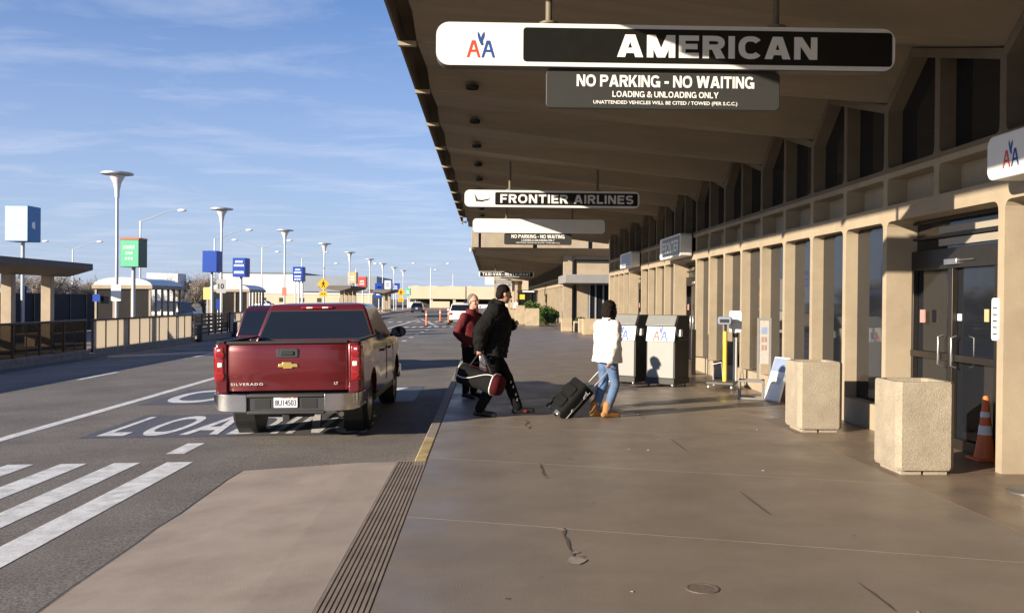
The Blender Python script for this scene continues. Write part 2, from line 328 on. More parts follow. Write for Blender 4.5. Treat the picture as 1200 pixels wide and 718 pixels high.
# ramp down to the crosswalk and the grooved strip along its top
mb = MB(); n = 26; rr = random.Random(3)
secs = []
for i in range(n+1):
    y = -3 + (10.22+3)*i/n; e = -2.66 + rr.uniform(-0.013, 0.013)
    yy = y
    secs.append([(-0.945, min(yy, 9.86+0.0), -0.006), (-1.35, yy if i < n else 9.95, -0.035), (e, yy, rz(e)+0.012), (e-0.015, yy, rz(e)-0.05), (-0.945, min(yy, 9.86), -0.4)])
mb.loft(secs); ramp_o = struct('kerb_ramp', mb, rampc)
mb = MB(); pts = [(s[2][0]-0.012+rr.uniform(-0.012,0.01), s[2][1]) for s in secs]
mb.loft([[(x-0.016, y, rz(x)+0.006), (x+0.010, y, rz(x)+0.016)] for x, y in pts], cap=False, closed=False)
part('edge_crack', mb, blackrub, ramp_o)
strip = struct('grooved_strip', MB().box(-0.945, KX-0.004, -3, 9.86, -0.4, -0.012), ribm)
rib = None
for k in range(10):
    x0 = -0.942 + 0.0312*k
    o = part('rib', MB().prism([(x0, -0.014), (x0+0.0265, -0.014), (x0+0.0235, 0.001), (x0+0.003, 0.001)], -3, 9.855 - (0 if k < 99 else 0), 'y'), ribm, strip)
part('end_stone', MB().box(-0.945, KX-KW-0.004, 9.86, 9.90, -0.4, 0.0), kerbc, strip)

# sidewalk: skewed concrete slabs on a bed
side = struct('sidewalk', MB().box(KX-0.004, 5.9, -20, 200, -0.5, -0.0065), mat('joint', (0.20, 0.155, 0.118), 0.9, 0.1, 5))
def slab_mesh(x0, x1, ln, sk):
    g = 0.0032; mb = MB(); y = lambda x: -sk*(x-x0)
    P = [(x0+g, y(x0)+g), (x1-g, y(x1)+g), (x1-g, y(x1)+ln-g), (x0+g, y(x0)+ln-g)]
    mb.prism(P, -0.05, 0.0, 'z'); return mb.mesh('slab')
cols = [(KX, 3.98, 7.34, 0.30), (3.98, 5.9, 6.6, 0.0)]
for x0, x1, yb, sk in cols:
    ln = 2.75; me = slab_mesh(x0, x1, ln, sk); first = True
    for k in range(-6, 23):
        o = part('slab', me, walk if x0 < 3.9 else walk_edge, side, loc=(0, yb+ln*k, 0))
struct_far = part('far_paving', MB().box(KX, 5.9, 70.0, 200, -0.05, -0.002), walk, side)
rr = random.Random(11)
def crack(pts, wd, fill=None):
    mb = MB(); L_, R_ = [], []
    for i, (x, y) in enumerate(pts):
        k = wd*(0.4+rr.random()) * (0.3 if i in (0, len(pts)-1) else 1); L_.append((x-k, y, 0.0035)); R_.append((x+k, y, 0.0035))
    n = len(pts); mb.add(L_+R_, [(i, i+n, i+n+1, i+1) for i in range(n-1)]); part('crack', mb, mat('crack_dark', (0.09, 0.07, 0.055), 0.9, 0.2, 30), side)
    if fill:
        for fx, fy, fr in fill:
            m2 = MB(); m2.add([(fx+fr*(0.6+0.6*rr.random())*math.cos(a*0.7), fy+1.5*fr*(0.6+0.6*rr.random())*math.sin(a*0.7), 0.0055) for a in range(9)], [tuple(range(9))]); part('crack_filler', m2, kerbc, side)
def wander(x, y0, y1, n, a): return [(x+rr.uniform(-a, a), y0+(y1-y0)*i/(n-1)) for i in range(n)]
crack(wander(0.57, 6.05, 6.98, 9, 0.018), 0.010, [(0.585, 6.12, 0.075), (0.60, 6.30, 0.022), (0.55, 6.92, 0.03)])
crack(wander(0.555, 8.95, 9.75, 7, 0.012), 0.010, [(0.56, 9.0, 0.022)])
crack(wander(0.54, 12.3, 13.3, 7, 0.03), 0.012, [(0.55, 12.6, 0.035), (0.52, 13.0, 0.03)])
for y0, y1 in ((5.1, 5.65), (7.4, 8.35), (10.5, 11.5), (13.4, 14.3)): crack(wander(2.262, y0, y1, 6, 0.004), 0.006)
part('drain_cover', MB().lathe([(0.10, 0.001), (0.10, 0.004), (0.085, 0.005), (0.08, 0.003)], 24), mat('drain_metal', (0.20, 0.16, 0.125), 0.6, 0.2, 30, metal=0.3), side, loc=(1.28, 5.52, 0))
mb = MB()
for i in range(30):
    x = rr.uniform(-0.5, 3.9); y = rr.uniform(4.5, 22); r = rr.uniform(0.006, 0.018)
    mb.add([(x+r*math.cos(a), y+r*math.sin(a)*rr.uniform(.7,1.3), 0.0045) for a in range(6)], [tuple(range(6))])
tag(part('gum_spots', mb, mat('gum', (0.10, 0.085, 0.07), 0.8, 0), side), kind='stuff')
mb = MB()
for i in range(16):
    x = rr.uniform(-0.8, 3.6); y = rr.uniform(4.2, 17); s = rr.uniform(0.006, 0.016); a = rr.random()*3; z = 0.0 if x > KX else rz(x)
    mb.box(-s, s, -s*.6, s*.6, z+0.001, z+0.006, Matrix.Translation((x, y, 0)) @ Matrix.Rotation(a, 4, 'Z'))
tag(part('litter', mb, kerbc, side), kind='stuff')

# ================================================================== the terminal building
WX = 5.15; BAY = 1.39; Y0 = 12.10      # wall face, bay, one valley of the folded canopy
ZV, ZP, ZE = 4.27, 4.82, 5.0
def ring_panel(mb, outer, ins, r, depth, x0, back=None, segs=4):
    """a facade cell: outer outline (y,z) with an inset round-cornered opening running back into the wall"""
    n = len(outer); O = [Vector(p) for p in outer]; I = []
    area = sum(O[i].x*O[(i+1)%n].y - O[(i+1)%n].x*O[i].y for i in range(n))
    sg = 1 if area > 0 else -1
    def line(i):
        a, b = O[i], O[(i+1)%n]; d = (b-a).normalized(); nn = Vector((-d.y, d.x))*sg; return a+nn*ins[i], d
    for i in range(n):
        p, d = line(i-1); q, e = line(i); c = d.x*e.y-d.y*e.x
        t = ((q-p).x*e.y-(q-p).y*e.x)/c; I.append(p+d*t)
    arcs = []
    for i in range(n):
        a = (I[i-1]-I[i]).normalized(); b = (I[(i+1)%n]-I[i]).normalized(); rr_ = r[i] if isinstance(r, (list, tuple)) else r
        if rr_ <= 0: arcs.append([I[i]]); continue
        p, q = I[i]+a*rr_, I[i]+b*rr_
        arcs.append([(p*(1-t)**2 + I[i]*2*t*(1-t) + q*t*t) for t in [k/segs for k in range(segs+1)]])
    vs = [(x0, p.x, p.y) for p in O]; fs = []; idx = []
    for a in arcs:
        idx.append([len(vs)+k for k in range(len(a))]); vs += [(x0, p.x, p.y) for p in a]
    for i in range(n):
        for k in range(len(idx[i])-1): fs.append((i, idx[i][k], idx[i][k+1]))
        j = (i+1) % n; fs.append((i, idx[i][-1], idx[j][0], j))
    flat = [k for a in idx for k in a]; m = len(flat); b0 = len(vs); vs += [(x0+depth, vs[k][1], vs[k][2]) for k in flat]
    for k in range(m): fs.append((flat[k], flat[(k+1)%m], b0+(k+1)%m, b0+k))
    if back: fs.append(tuple(range(b0, b0+m)))
    mb.add(vs, fs); return [(vs[k][1], vs[k][2]) for k in flat]
zs = lambda t: ZV + (ZP-ZV)*t/2.06 if t <= 2.06 else ZP - (ZP-ZV)*(t-2.06)/0.72
H = 0.06
def bay_mesh(kind):
    """kind 0/1: window bay under the low/high half of a fold; 'door': two bays with one wide opening"""
    mb = MB(); ub = MB(); info = {}
    if kind == 'door':
        info['low'] = [ring_panel(mb, [(0,0), (2*BAY,0), (2*BAY,2.86), (0,2.86)], [-0.001, H, 0.115, H], [0, 0, 0.11, 0.11], 0.42, 0)]
        spans = [(0, 0), (BAY, 1)]
    else:
        info['low'] = [ring_panel(mb, [(0,0), (BAY,0), (BAY,2.86), (0,2.86)], [0.34, H, 0.115, H], [0.02, 0.02, 0.10, 0.10], 0.42, 0)]
        spans = [(0, kind)]
    info['up'] = []
    for y, k in spans:
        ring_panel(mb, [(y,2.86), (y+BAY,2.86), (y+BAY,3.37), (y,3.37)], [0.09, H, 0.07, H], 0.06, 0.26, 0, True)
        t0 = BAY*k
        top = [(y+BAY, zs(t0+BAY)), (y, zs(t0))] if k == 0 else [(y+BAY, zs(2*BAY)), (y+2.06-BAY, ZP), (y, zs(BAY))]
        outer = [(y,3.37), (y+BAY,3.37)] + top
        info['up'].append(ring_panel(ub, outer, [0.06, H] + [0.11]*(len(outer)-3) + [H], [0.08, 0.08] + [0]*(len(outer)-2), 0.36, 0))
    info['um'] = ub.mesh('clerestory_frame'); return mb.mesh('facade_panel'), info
def pane_mesh(poly, x, name):
    ym = sum(p[0] for p in poly)/len(poly); zm = sum(p[1] for p in poly)/len(poly)
    mb = MB(); mb.prism([(ym+(y-ym)*1.0, zm+(z-zm)*1.0) for y, z in poly], x, x+0.02, 'x'); return mb.mesh(name)
BM = {k: bay_mesh(k) for k in (0, 1, 'door')}
PM = {}
for k, (me, info) in BM.items():
    PM[k] = [pane_mesh(info['low'][0], 0.40 if k == 'door' else 0.175, 'window_pane')] + [pane_mesh(u, 0.19, 'window_pane') for u in info['up']]
def door_set(panel):
    """dark framed glass doors filling a wide opening (local to the panel)"""
    w2 = 2*BAY; a, b = H, w2-H; zt = 2.12; mb = MB()
    for y in (a, a+0.62, (a+0.62+b)/2, b):
        mb.box(0.33, 0.40, y-(0 if y == a else 0.05), y+(0 if y == b else 0.05)+(0.05 if y == a else 0), 0.0, zt)
    mb.box(0.325, 0.405, a, b, zt, zt+0.24); mb.box(0.335, 0.395, a, b, 0.0, 0.12)
    mb.box(0.32, 0.395, a, b, 1.02, 1.10); mb.box(0.33, 0.395, a, b, 2.70, 2.75); mb.box(0.34, 0.39, a, b, 2.50, 2.53)
    fr = part('door_frame', mb, bronze, panel, bev=0.006)
    for y in ((a+0.62+b)/2-0.16, (a+0.62+b)/2+0.16):
        part('pull_handle', MB().tube([(0.33, y, 0.95), (0.27, y, 0.97), (0.27, y, 1.30), (0.33, y, 1.32)], 0.013), steel, panel, smooth=40)
    for z in (2.40, 2.55):
        part('transom_blind', MB().box(0.37, 0.385, a+0.02, b-0.64, z, z+0.085), mat('blind', (0.33, 0.29, 0.23), 0.6, 0.05), panel)
    part('door_closer', MB().box(0.28, 0.33, b-1.25, b-0.95, 2.16, 2.23).box(0.29,0.32, b-1.6, b-1.25, 2.2, 2.215), steel, panel, bev=0.008)
    part('door_notice', MB().box(0.315, 0.33, b-0.40, b-0.28, 1.46, 1.62), mat('pink_notice', (0.55, 0.25, 0.23), 0.5, 0.3, 60), panel)
    for (y0, z0, c, h_) in ((0.95, 1.5, tans, 0.14), (1.55, 1.5, signwhite, 0.08)):
        part('door_notice', MB().box(0.392, 0.398, y0, y0+0.09, z0, z0+h_), c, panel)
def add_bay(bld, kind, y, x=WX):
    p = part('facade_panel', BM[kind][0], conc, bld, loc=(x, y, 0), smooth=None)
    part('clerestory_frame', BM[kind][1]['um'], mat('shade_darkened_concrete', (0.17, 0.135, 0.095), 0.9, 0.08, 3, 0.2, 60, stain=0.2), p)  # facade concrete coloured darker here to stand for shade under the canopy
    for me in PM[kind]: part('window_pane', me, darkglass, p)
    return p
bld = thing('terminal_building', 'long tan concrete terminal with deep fins and folded canopy over the sidewalk', 'terminal', (0, 0, 0))
part('building_mass', MB().box(WX+0.44, 24, -14, 39.6, 0.0, 5.3), conc, bld)
part('end_wall', MB().box(WX+0.002, WX+0.44, 39.9, 40.2, 0, 5.2), conc, bld)
DOORS = {-4, -2, 8, 14}
k = -18
while k < 20:
    y = Y0 + BAY*k
    if k in DOORS:
        door_set(add_bay(bld, 'door', y)); k += 2; continue
    add_bay(bld, k % 2, y); k += 1
def canopy_fold(zv, zp, ze, xw, xe, ztop):
    """one fold of the canopy; y from 0 (valley) to 2.78 (next valley)"""
    def sec(x, a, b): return [(x, 0, a), (x, 2.06, b), (x, 2*BAY, a), (x, 2*BAY, ztop), (x, 0, ztop)]
    mb = MB(); mb.loft([sec(xw, zv, zp), sec(xe, ze, ze+0.16)]); return mb.mesh('canopy_fold')
fold = canopy_fold(ZV, ZP, ZE, WX+0.30, -0.95, 5.62)
for j in range(-9, 11):
    y = Y0 + 2*BAY*j
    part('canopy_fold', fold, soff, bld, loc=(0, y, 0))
    if y > 0:
        part('edge_rib', MB().box(-1.185, -0.955, y-0.04, y+0.04, ZE-0.06, ZE-0.002), conc, bld)
        part('downlight', MB().lathe([(0.085, 0.0), (0.085, -0.02), (0.10, -0.025), (0.10, 0.03)], 16), blackm, bld, loc=(-0.28, y+2.42, ZE+0.035 - 0.07))
        part('downlight', MB().lathe([(0.10, 0.0), (0.10, -0.03), (0.12, -0.035), (0.12, 0.05)], 16), blackm, bld, loc=(2.55, y+0.85, 4.755)) if j == -1 else None
YA, YB = Y0+2*BAY*-9, Y0+2*BAY*11-1.2
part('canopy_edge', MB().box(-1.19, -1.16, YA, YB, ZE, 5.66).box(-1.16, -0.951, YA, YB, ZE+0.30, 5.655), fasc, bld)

# ------------------------------------------------------------------ hanging signs
def rounded_sign(name, label, cat, x0, x1, y, zb, zt, th=0.15, rods=(), ztop=5.0):
    t = thing(name, label, cat, ((x0+x1)/2, y, zb))
    w_, h_ = x1-x0, zt-zb
    part('case', MB().prism(rrect(w_, h_, 0.12, 6, 0, h_/2), 0.004, th, 'y'), mat('sign_case', (0.10, 0.095, 0.085), 0.5, 0.08, 8, metal=0.3), t, bev=0.01)
    part('white_face', MB().prism(rrect(w_-0.012, h_-0.012, 0.115, 6, 0, h_/2), 0.0, 0.006, 'y'), whitep, t)
    for rx in rods:
        mb = MB(); mb.tube([(rx-(x0+x1)/2, th/2, h_-0.02), (rx-(x0+x1)/2, th/2, ztop-zb)], 0.03, 12); mb.lathe([(0.09, 0.0), (0.09, 0.02), (0.035, 0.03)], 14, Matrix.Translation((rx-(x0+x1)/2, th/2, h_)))
        part('hanging_rod', mb, mat('rod_paint', (0.16, 0.13, 0.09), 0.6, 0.1), t, smooth=40)
    return t
def aa_logo(parent, M, s):
    def A(u0, flip=False):
        mb = MB(); P = [(-.5,0), (-.33,0), (-.20,.32), (.20,.32), (.33,0), (.5,0), (.13,1), (-.13,1)]; Hh = [(-.14,.46), (.14,.46), (0,.84)]
        v = [(u0+x*s*.80, z*s, .003) for x, z in P+Hh]
        mb.add(v, [(0,1,2,8,7), (2,3,9,8), (3,4,5,6,9), (6,7,10,9), (7,8,10)], M); return mb
    part('letter_a', A(-0.43*s), redl, parent, ); part('letter_a', A(0.43*s), bluel, parent)
    E = [(-.20,1.52), (-.09,1.36), (-.02,1.10), (.06,1.34), (.19,1.52), (.19,1.24), (.09,.98), (.13,.74), (.03,.70), (-.04,.82), (-.12,1.0), (-.2,1.26)]
    mb = MB(); mb.add([(x*s, z*s, .0045) for x, z in E], [tuple(range(12))[::-1]], M); part('eagle_mark', mb, bluel, parent)
SY, SZB = 8.55, 3.82
ts = rounded_sign('hanging_sign', 'large hanging sign reading AMERICAN in white on black, nearest the camera', 'sign', -0.50, 3.72, SY, SZB, SZB+0.40, rods=(0.53, 2.63), ztop=4.86)
cxs = (-0.50+3.72)/2
part('black_face', MB().prism(rrect(3.39, 0.31, 0.03, 3, 0.38, 0.20), -0.004, 0.01, 'y'), signblack, ts)
part('lettering', grot('AMERICAN', 1.84, 0.205, NY((0.46, -0.004, 0.20)), 0.004, 0.235, 0.13), signwhite, ts)
aa_logo(ts, NY((-1.70, 0, 0.075)), 0.155)
tn = thing('notice_board', 'grey NO PARKING - NO WAITING board under the AMERICAN sign', 'sign', (1.59, SY+0.06, SZB-0.36))
part('board', MB().prism(rrect(2.16, 0.355, 0.05, 4, 0, 0.18), 0, 0.05, 'y'), signgrey, tn, bev=0.006)
part('lettering', grot('NO PARKING - NO WAITING', 1.64, 0.108, NY((0.02, 0, 0.255)), 0.004, 0.21, 0.08), signwhite, tn)
part('lettering', grot('LOADING & UNLOADING ONLY', 0.98, 0.055, NY((0.02, 0, 0.135)), 0.004, 0.19, 0.10), signwhite, tn)
part('lettering', text('UNATTENDED VEHICLES WILL BE CITED / TOWED (PER S.C.C.)', 1.33, 0.042, NY((0.02, 0, 0.055)), 0.004, 0.02, 1.0), signwhite, tn)
FY = SY*2.535
tf = rounded_sign('hanging_sign', 'hanging sign reading FRONTIER AIRLINES in white on black', 'sign', -0.58, 3.48, FY, SZB+0.01, SZB+0.41, rods=(0.47, 2.50), ztop=4.9)
part('black_face', MB().prism(rrect(3.30, 0.29, 0.03, 3, 0.33, 0.20), -0.004, 0.01, 'y'), signblack, tf)
part('lettering', grot('FRONTIER', 1.56, 0.20, NY((-0.42, -0.004, 0.20)), 0.006, 0.21, 0.16), signwhite, tf); part('lettering', grot('AIRLINES', 1.38, 0.20, NY((1.19, -0.004, 0.20)), 0.006, 0.21, 0.16), signwhite, tf)
mb = MB(); mb.add([(-1.80,0.31,.004),(-1.72,0.17,.004),(-1.50,0.15,.004),(-1.42,0.20,.004),(-1.62,0.12,.004),(-1.76,0.13,.004)], [(0,1,2,3,4,5)], NY((0,0,0))); part('bird_mark', mb, dgrey, tf)
BY = SY*3.5
tb = rounded_sign('hanging_sign', 'blank white hanging sign beyond the FRONTIER AIRLINES sign', 'sign', -0.53, 3.70, BY, SZB+0.0, SZB+0.46, rods=(0.55, 2.65), ztop=4.9)
tn2 = thing('notice_board', 'grey NO PARKING - NO WAITING board under the blank white sign', 'sign', (1.56, BY+0.06, SZB-0.36))
part('board', MB().prism(rrect(2.16, 0.355, 0.05, 4, 0, 0.18), 0, 0.05, 'y'), signgrey, tn2)
part('lettering', grot('NO PARKING - NO WAITING', 1.70, 0.115, NY((0.0, 0, 0.265)), 0.01, 0.21, 0.08), signwhite, tn2)
part('lettering', grot('LOADING & UNLOADING ONLY', 1.05, 0.055, NY((0.0, 0, 0.145)), 0.01, 0.19, 0.1), signwhite, tn2)
part('lettering', text('UNATTENDED VEHICLES WILL BE CITED / TOWED (PER S.C.C.)', 1.40, 0.045, NY((0.0, 0, 0.06)), 0.01, 0.02), signwhite, tn2)
TY = 88
tt = rounded_sign('hanging_sign', 'far hanging sign reading TAXI-VAN RESTAURANT under the second canopy', 'sign', -0.95, 4.25, TY, SZB, SZB+0.52, rods=(0.6, 3.2), ztop=5.3)
part('black_face', MB().prism(rrect(4.95, 0.44, 0.03, 3, 0.0, 0.26), -0.006, 0.01, 'y'), signblack, tt)
part('lettering', grot('TAXI-VAN - RESTAURANT', 4.5, 0.28, NY((0, -0.006, 0.26)), 0.01, 0.21, 0.14), signwhite, tt)
t = thing('hanging_sign', 'small white hanging sign beyond the TAXI-VAN RESTAURANT sign', 'sign', (1.0, 112, SZB-0.3))
part('case', MB().prism(rrect(1.1, 0.9, 0.08, 4, -0.9, 0.4), 0, 0.2, 'y'), signwhite, t)
for i in range(4): part('sign_slat', MB().box(-0.2, 1.7, 0, 0.12, 0.02+0.24*i, 0.16+0.24*i), mat('slat_grey', (0.45, 0.45, 0.44), 0.5, 0.05), t)
part('hanging_rod', MB().tube([(0, 0.1, 0.8), (0, 0.1, 1.9)], 0.04).box(-0.9, 1.0, 0.05, 0.11, 0.92, 1.0), blackm, t)
# signs fixed to the wall above the doors (they face the road)
def wall_sign(label, y0, y1, z0, z1, words, logo=False):
    X = WX-0.34; L_ = y1-y0; h_ = z1-z0
    t = thing('wall_sign', label, 'sign', (X, (y0+y1)/2, z0))
    part('case', MB().prism(rrect(L_, h_, 0.10, 6, 0, h_/2), 0, 0.30, 'x'), whitep, t, bev=0.012)
    part('bracket', MB().box(0.29, 0.36, -L_/2+0.3, -L_/2+0.4, 0.1, h_-0.1).box(0.29, 0.36, L_/2-0.4, L_/2-0.3, 0.1, h_-0.1), blackm, t)
    if logo: aa_logo(t, NX((0, L_/2-0.42, 0.085)), 0.165); bx = (-L_/2+0.08, L_/2-0.85)
    else: bx = (-L_/2+0.10, L_/2-0.42)
    part('face', MB().box(-0.006, 0.01, bx[0], bx[1], 0.055, h_-0.055), signblack if (words or logo) else mat('grey_blue_face', (0.25, 0.30, 0.40), 0.4, 0.05), t)
    if words: part('lettering', grot(words, (bx[1]-bx[0])*0.9, h_*0.5, NX((-0.006, (bx[0]+bx[1])/2, h_/2)), 0.005, 0.2, 0.14), signwhite, t)
wall_sign('wall sign with red and blue AA logo at the right edge above the door', 5.9, 8.98, 2.88, 3.30, '', True)
wall_sign('wall sign reading FRONTIER above the second set of doors', Y0+8*BAY+0.3, Y0+10*BAY+0.35, 2.84, 3.42, 'FRONTIER')
wall_sign('small pale wall sign above the farthest doors of the near terminal', Y0+14*BAY+0.1, Y0+16*BAY, 2.86, 3.38, '')
# ================================================================== second terminal block beyond the gap
def simple_bays(b, y0, n, x):
    for k in range(n): add_bay(b, k % 2, y0+BAY*k, x)
B2Y = 67.0
b2 = thing('terminal_building', 'second tan terminal block beyond the gap with its own canopy and entrance', 'terminal', (0, 0, 0))
part('building_mass', MB().box(WX+0.75, 26, B2Y+0.3, 165, 0, 6.3), conc, b2)
simple_bays(b2, B2Y+0.9, 44, WX+0.3)
part('corner_wall', MB().box(WX+0.3, 7.1, B2Y, B2Y+0.88, 0, 5.4).box(10.2, 18, B2Y, B2Y+0.29, 0, 5.4).box(7.1, 10.2, B2Y, B2Y+0.29, 2.9, 5.4), conc, b2)
part('corner_pier', MB().box(WX+0.15, 5.95, B2Y-0.25, B2Y-0.01, 0, 5.35), conc, b2, bev=0.02)
part('wall_panel', MB().box(6.32, 8.9, B2Y-0.10, B2Y-0.01, 3.25, 4.35), conc, b2, bev=0.02)
part('dark_reveal', MB().box(6.10, 6.22, B2Y-0.06, B2Y-0.005, 0, 4.6).box(6.22, 10, B2Y-0.05, B2Y-0.005, 4.5, 4.6), blackm, b2)
e = part('entrance_frame', MB().box(7.15, 7.25, B2Y-0.05, B2Y+0.1, 0, 2.9).box(7.60, 7.70, B2Y-0.05, B2Y+0.1, 0, 2.9).box(8.15, 8.25, B2Y-0.05, B2Y+0.1, 0, 2.9).box(10.1, 10.2, B2Y-0.05, B2Y+0.1, 0, 2.9), galv, b2)
for x in (7.25, 7.70, 8.25): part('door_pane', MB().box(x+0.003, x+0.347 if x < 7.6 else x+0.447, B2Y+0.02, B2Y+0.05, 0.02, 2.88), darkglass, e)
part('entrance_wall', MB().box(8.71, 10.09, B2Y+0.0, B2Y+0.1, 0, 2.88), conc, b2)
part('awning', MB().box(4.95, 10.6, 60.8, B2Y-0.26, 2.82, 3.38), mat('awning_grey', (0.24, 0.23, 0.215), 0.7, 0.06, 3), b2, bev=0.03)
# its canopy: front fascia of panels over a sloping soffit
Z2 = 5.30; CY0 = 65.0
for i, (x0, x1) in enumerate(((-1.22, -0.72), (-0.55, 3.05), (3.35, 6.9), (7.2, 12.5))):
    part('fascia_panel', MB().box(x0, x1, CY0, CY0+0.25, Z2, Z2+1.15), conc, b2, bev=0.02)
part('fascia_back', MB().box(-1.2, 12.5, CY0+0.2, CY0+0.5, Z2+0.02, Z2+1.12), blackm, b2)
mb = MB(); mb.add([(-1.2, CY0+0.26, Z2+0.01), (12.5, CY0+0.26, Z2+0.01), (12.5, CY0+3.5, Z2-0.9), (4.5, CY0+3.5, Z2-0.9), (-1.0, CY0+9, Z2-0.15)], [(0,1,2,3,4)])
part('soffit_apron', mb, soff, b2)
fold2 = canopy_fold(ZV, ZP, Z2-0.05, WX+0.5, -0.98, 6.35)
for j in range(22): part('canopy_fold', fold2, soff, b2, loc=(0, B2Y+1.0+2*BAY*j, 0))
part('canopy_edge', MB().box(-1.22, -0.985, CY0+0.3, 129, Z2-0.1, 6.4), fasc, b2)
part('wall_light', MB().box(-1.36, -1.23, CY0+1, CY0+1.35, Z2-0.25, Z2), signwhite, b2, bev=0.03)
# third block far down the kerb
b3 = thing('terminal_building', 'farthest tan terminal block at the end of the sidewalk', 'terminal', (0, 0, 0))
part('wall', MB().box(4.6, 30, 166, 186, 0, 5.0), conc, b3); part('canopy', MB().box(-0.6, 30, 164, 186.5, 5.02, 6.2), soff, b3)
for i in range(6): part('pier', MB().box(1.0+i*1.2, 1.5+i*1.2, 166-0.2*i, 166.5-0.2*i, 0, 5.0), conc, b3)
# kiosk with a sign band, by the second facade
t = thing('information_kiosk', 'dark glazed kiosk with yellow poster beside the far planters', 'kiosk', (3.65, 88, 0))
part('roof', MB().box(-0.95, 0.95, -0.5, 1.3, 2.36, 2.62), blackm, t, bev=0.02)
part('body', MB().box(-0.9, 0.9, -0.4, 1.2, 0, 0.95), conc, t, bev=0.02)
for x in (-0.86, 0.3, 0.86): part('post', MB().box(x-0.05, x+0.05, -0.4, -0.3, 0.952, 2.36), bronze, t)
part('window_pane', MB().box(-0.8, 0.8, -0.32, -0.29, 0.96, 2.35), darkglass, t)
part('poster', MB().box(-0.78, -0.28, -0.36, -0.33, 1.75, 2.2), mat('yellow_poster', (0.75, 0.55, 0.05), 0.5, 0.05), t)
part('sign_band', MB().box(-0.5, 0.6, -0.515, -0.50, 2.42, 2.54), signwhite, t)
# planter boxes and shrubs along the second facade
pm = mat('planter_concrete', (0.46, 0.36, 0.235), 0.85, 0.08, 4, 0.2, 80, stain=0.12, stscale=2)
PB = [(5.0, 46.0, 0.75, 0.80, 'low tan planter box nearest the gap, beside the woman in white'), (4.95, 48.6, 0.55, 0.75, 'small tan planter box behind the nearest low planter box'), (4.2, 50.5, 0.55, 0.72, 'tan planter box left of the two boxes under the grey awning'),
      (2.85, 61, 0.85, 1.15, 'stepped tan planter box in front of the green shrubs'), (2.15, 64, 0.7, 0.8, 'low tan planter box left of the green shrubs'), (2.55, 72, 0.9, 1.15, 'tan planter box behind the shrubs, left of the wall'), (1.95, 77, 0.7, 0.9, 'white-sided low planter box near the far kiosk'), (2.9, 84, 0.9, 1.2, 'farthest tan planter box in front of the kiosk')]
for x, y, s, h_, lab in PB:
    t = thing('planter_box', lab, 'planter', (x, y, 0), 0, 'tan planter boxes along the far facade')
    mb = MB(); mb.loft([[(-s/2,-s/2,0.04),(s/2,-s/2,0.04),(s/2,s/2,0.04),(-s/2,s/2,0.04)], [(-s/2,-s/2,h_),(s/2,-s/2,h_),(s/2,s/2,h_),(-s/2,s/2,h_)], [(-s/2+.07,-s/2+.07,h_),(s/2-.07,-s/2+.07,h_),(s/2-.07,s/2-.07,h_),(-s/2+.07,s/2-.07,h_)], [(-s/2+.07,-s/2+.07,h_-.1),(s/2-.07,-s/2+.07,h_-.1),(s/2-.07,s/2-.07,h_-.1),(-s/2+.07,s/2-.07,h_-.1)]])
    part('box', mb, pm, t); part('foot', MB().box(-s/2+.06, s/2-.06, -s/2+.06, s/2-.06, 0, 0.04), pm, t)
    part('soil', MB().box(-s/2+.072, s/2-.072, -s/2+.072, s/2-.072, h_-0.098, h_-0.05), mat('soil', (0.05, 0.035, 0.025), 0.95, 0.2, 20), t)
leafm = mat('shrub_leaf', (0.075, 0.125, 0.022), 0.55, 0.35, 14, transl=0.2)
barkm = mat('bark', (0.12, 0.085, 0.055), 0.9, 0.2, 20)
def leaves(n, R3, c, size, rg, shell=0.55):
    mb = MB()
    for i in range(n):
        a = rg.uniform(0, 2*math.pi); u = rg.uniform(-0.6, 1); q = math.sqrt(max(0, 1-u*u)); rad = (shell+(1-shell)*rg.random())*(0.85+0.25*math.sin(3*a+4*u))
        p = Vector((c[0]+R3[0]*rad*q*math.cos(a), c[1]+R3[1]*rad*q*math.sin(a), c[2]+R3[2]*rad*u))
        d = Vector((rg.uniform(-1,1), rg.uniform(-1,1), rg.uniform(-0.3,1))).normalized(); e_ = d.orthogonal().normalized(); s = size*rg.uniform(.6,1.4)
        f_ = d.cross(e_)
        mb.add([p-e_*s*.4, p+d*s+e_*0, p+e_*s*.4, p-d*s*.5+f_*s*.15], [(0,1,2),(0,2,3)])
    return mb
def shrub(x, y, R3, lab, n, cat='shrub', seed=1):
    rg = random.Random(seed); t = thing('shrub', lab, cat, (x, y, 0), 0, 'shrubs by the far facade')
    part('foliage', leaves(n, R3, (0,0,R3[2]*0.75), 0.12, rg), leafm, t)
    mb = MB()
    for i in range(7):
        a = rg.uniform(0, 6.28); mb.tube([(0.1*math.cos(a), 0.1*math.sin(a), 0), (R3[0]*.5*math.cos(a), R3[1]*.5*math.sin(a), R3[2])], [0.03, 0.01], 5)
    part('stems', mb, barkm, t)
shrub(3.95, 63.0, (0.75, 1.2, 0.72), 'large dense green shrub at the wall beyond the planter boxes', 2600, seed=2)
shrub(3.45, 67.5, (0.7, 1.2, 0.85), 'green shrub just behind the largest one, left of the wall', 2000, seed=3)
shrub(3.15, 72.0, (0.6, 1.2, 0.95), 'farthest and smallest-looking green shrub left of the wall', 1600, seed=4)
t = thing('planted_pot', 'small green plant growing in the tan box by the far entrance', 'plant', (5.05, 51.6, 0)); part('pot', MB().box(-.35,.35,-.3,.3,0,.55), pm, t, bev=.02); part('foliage', leaves(260, (.33,.28,.18), (0,0,.6), .1, random.Random(5)), leafm, t)

# ================================================================== median island on the left
IZ = -0.27
isl = struct('median_island', MB().box(-24, ROADX+0.0, -25, 190, -0.64, IZ), kerbc)
struct('side_road', MB().box(-60, -24.1, -40, 400, -0.64, -0.40), asphalt)
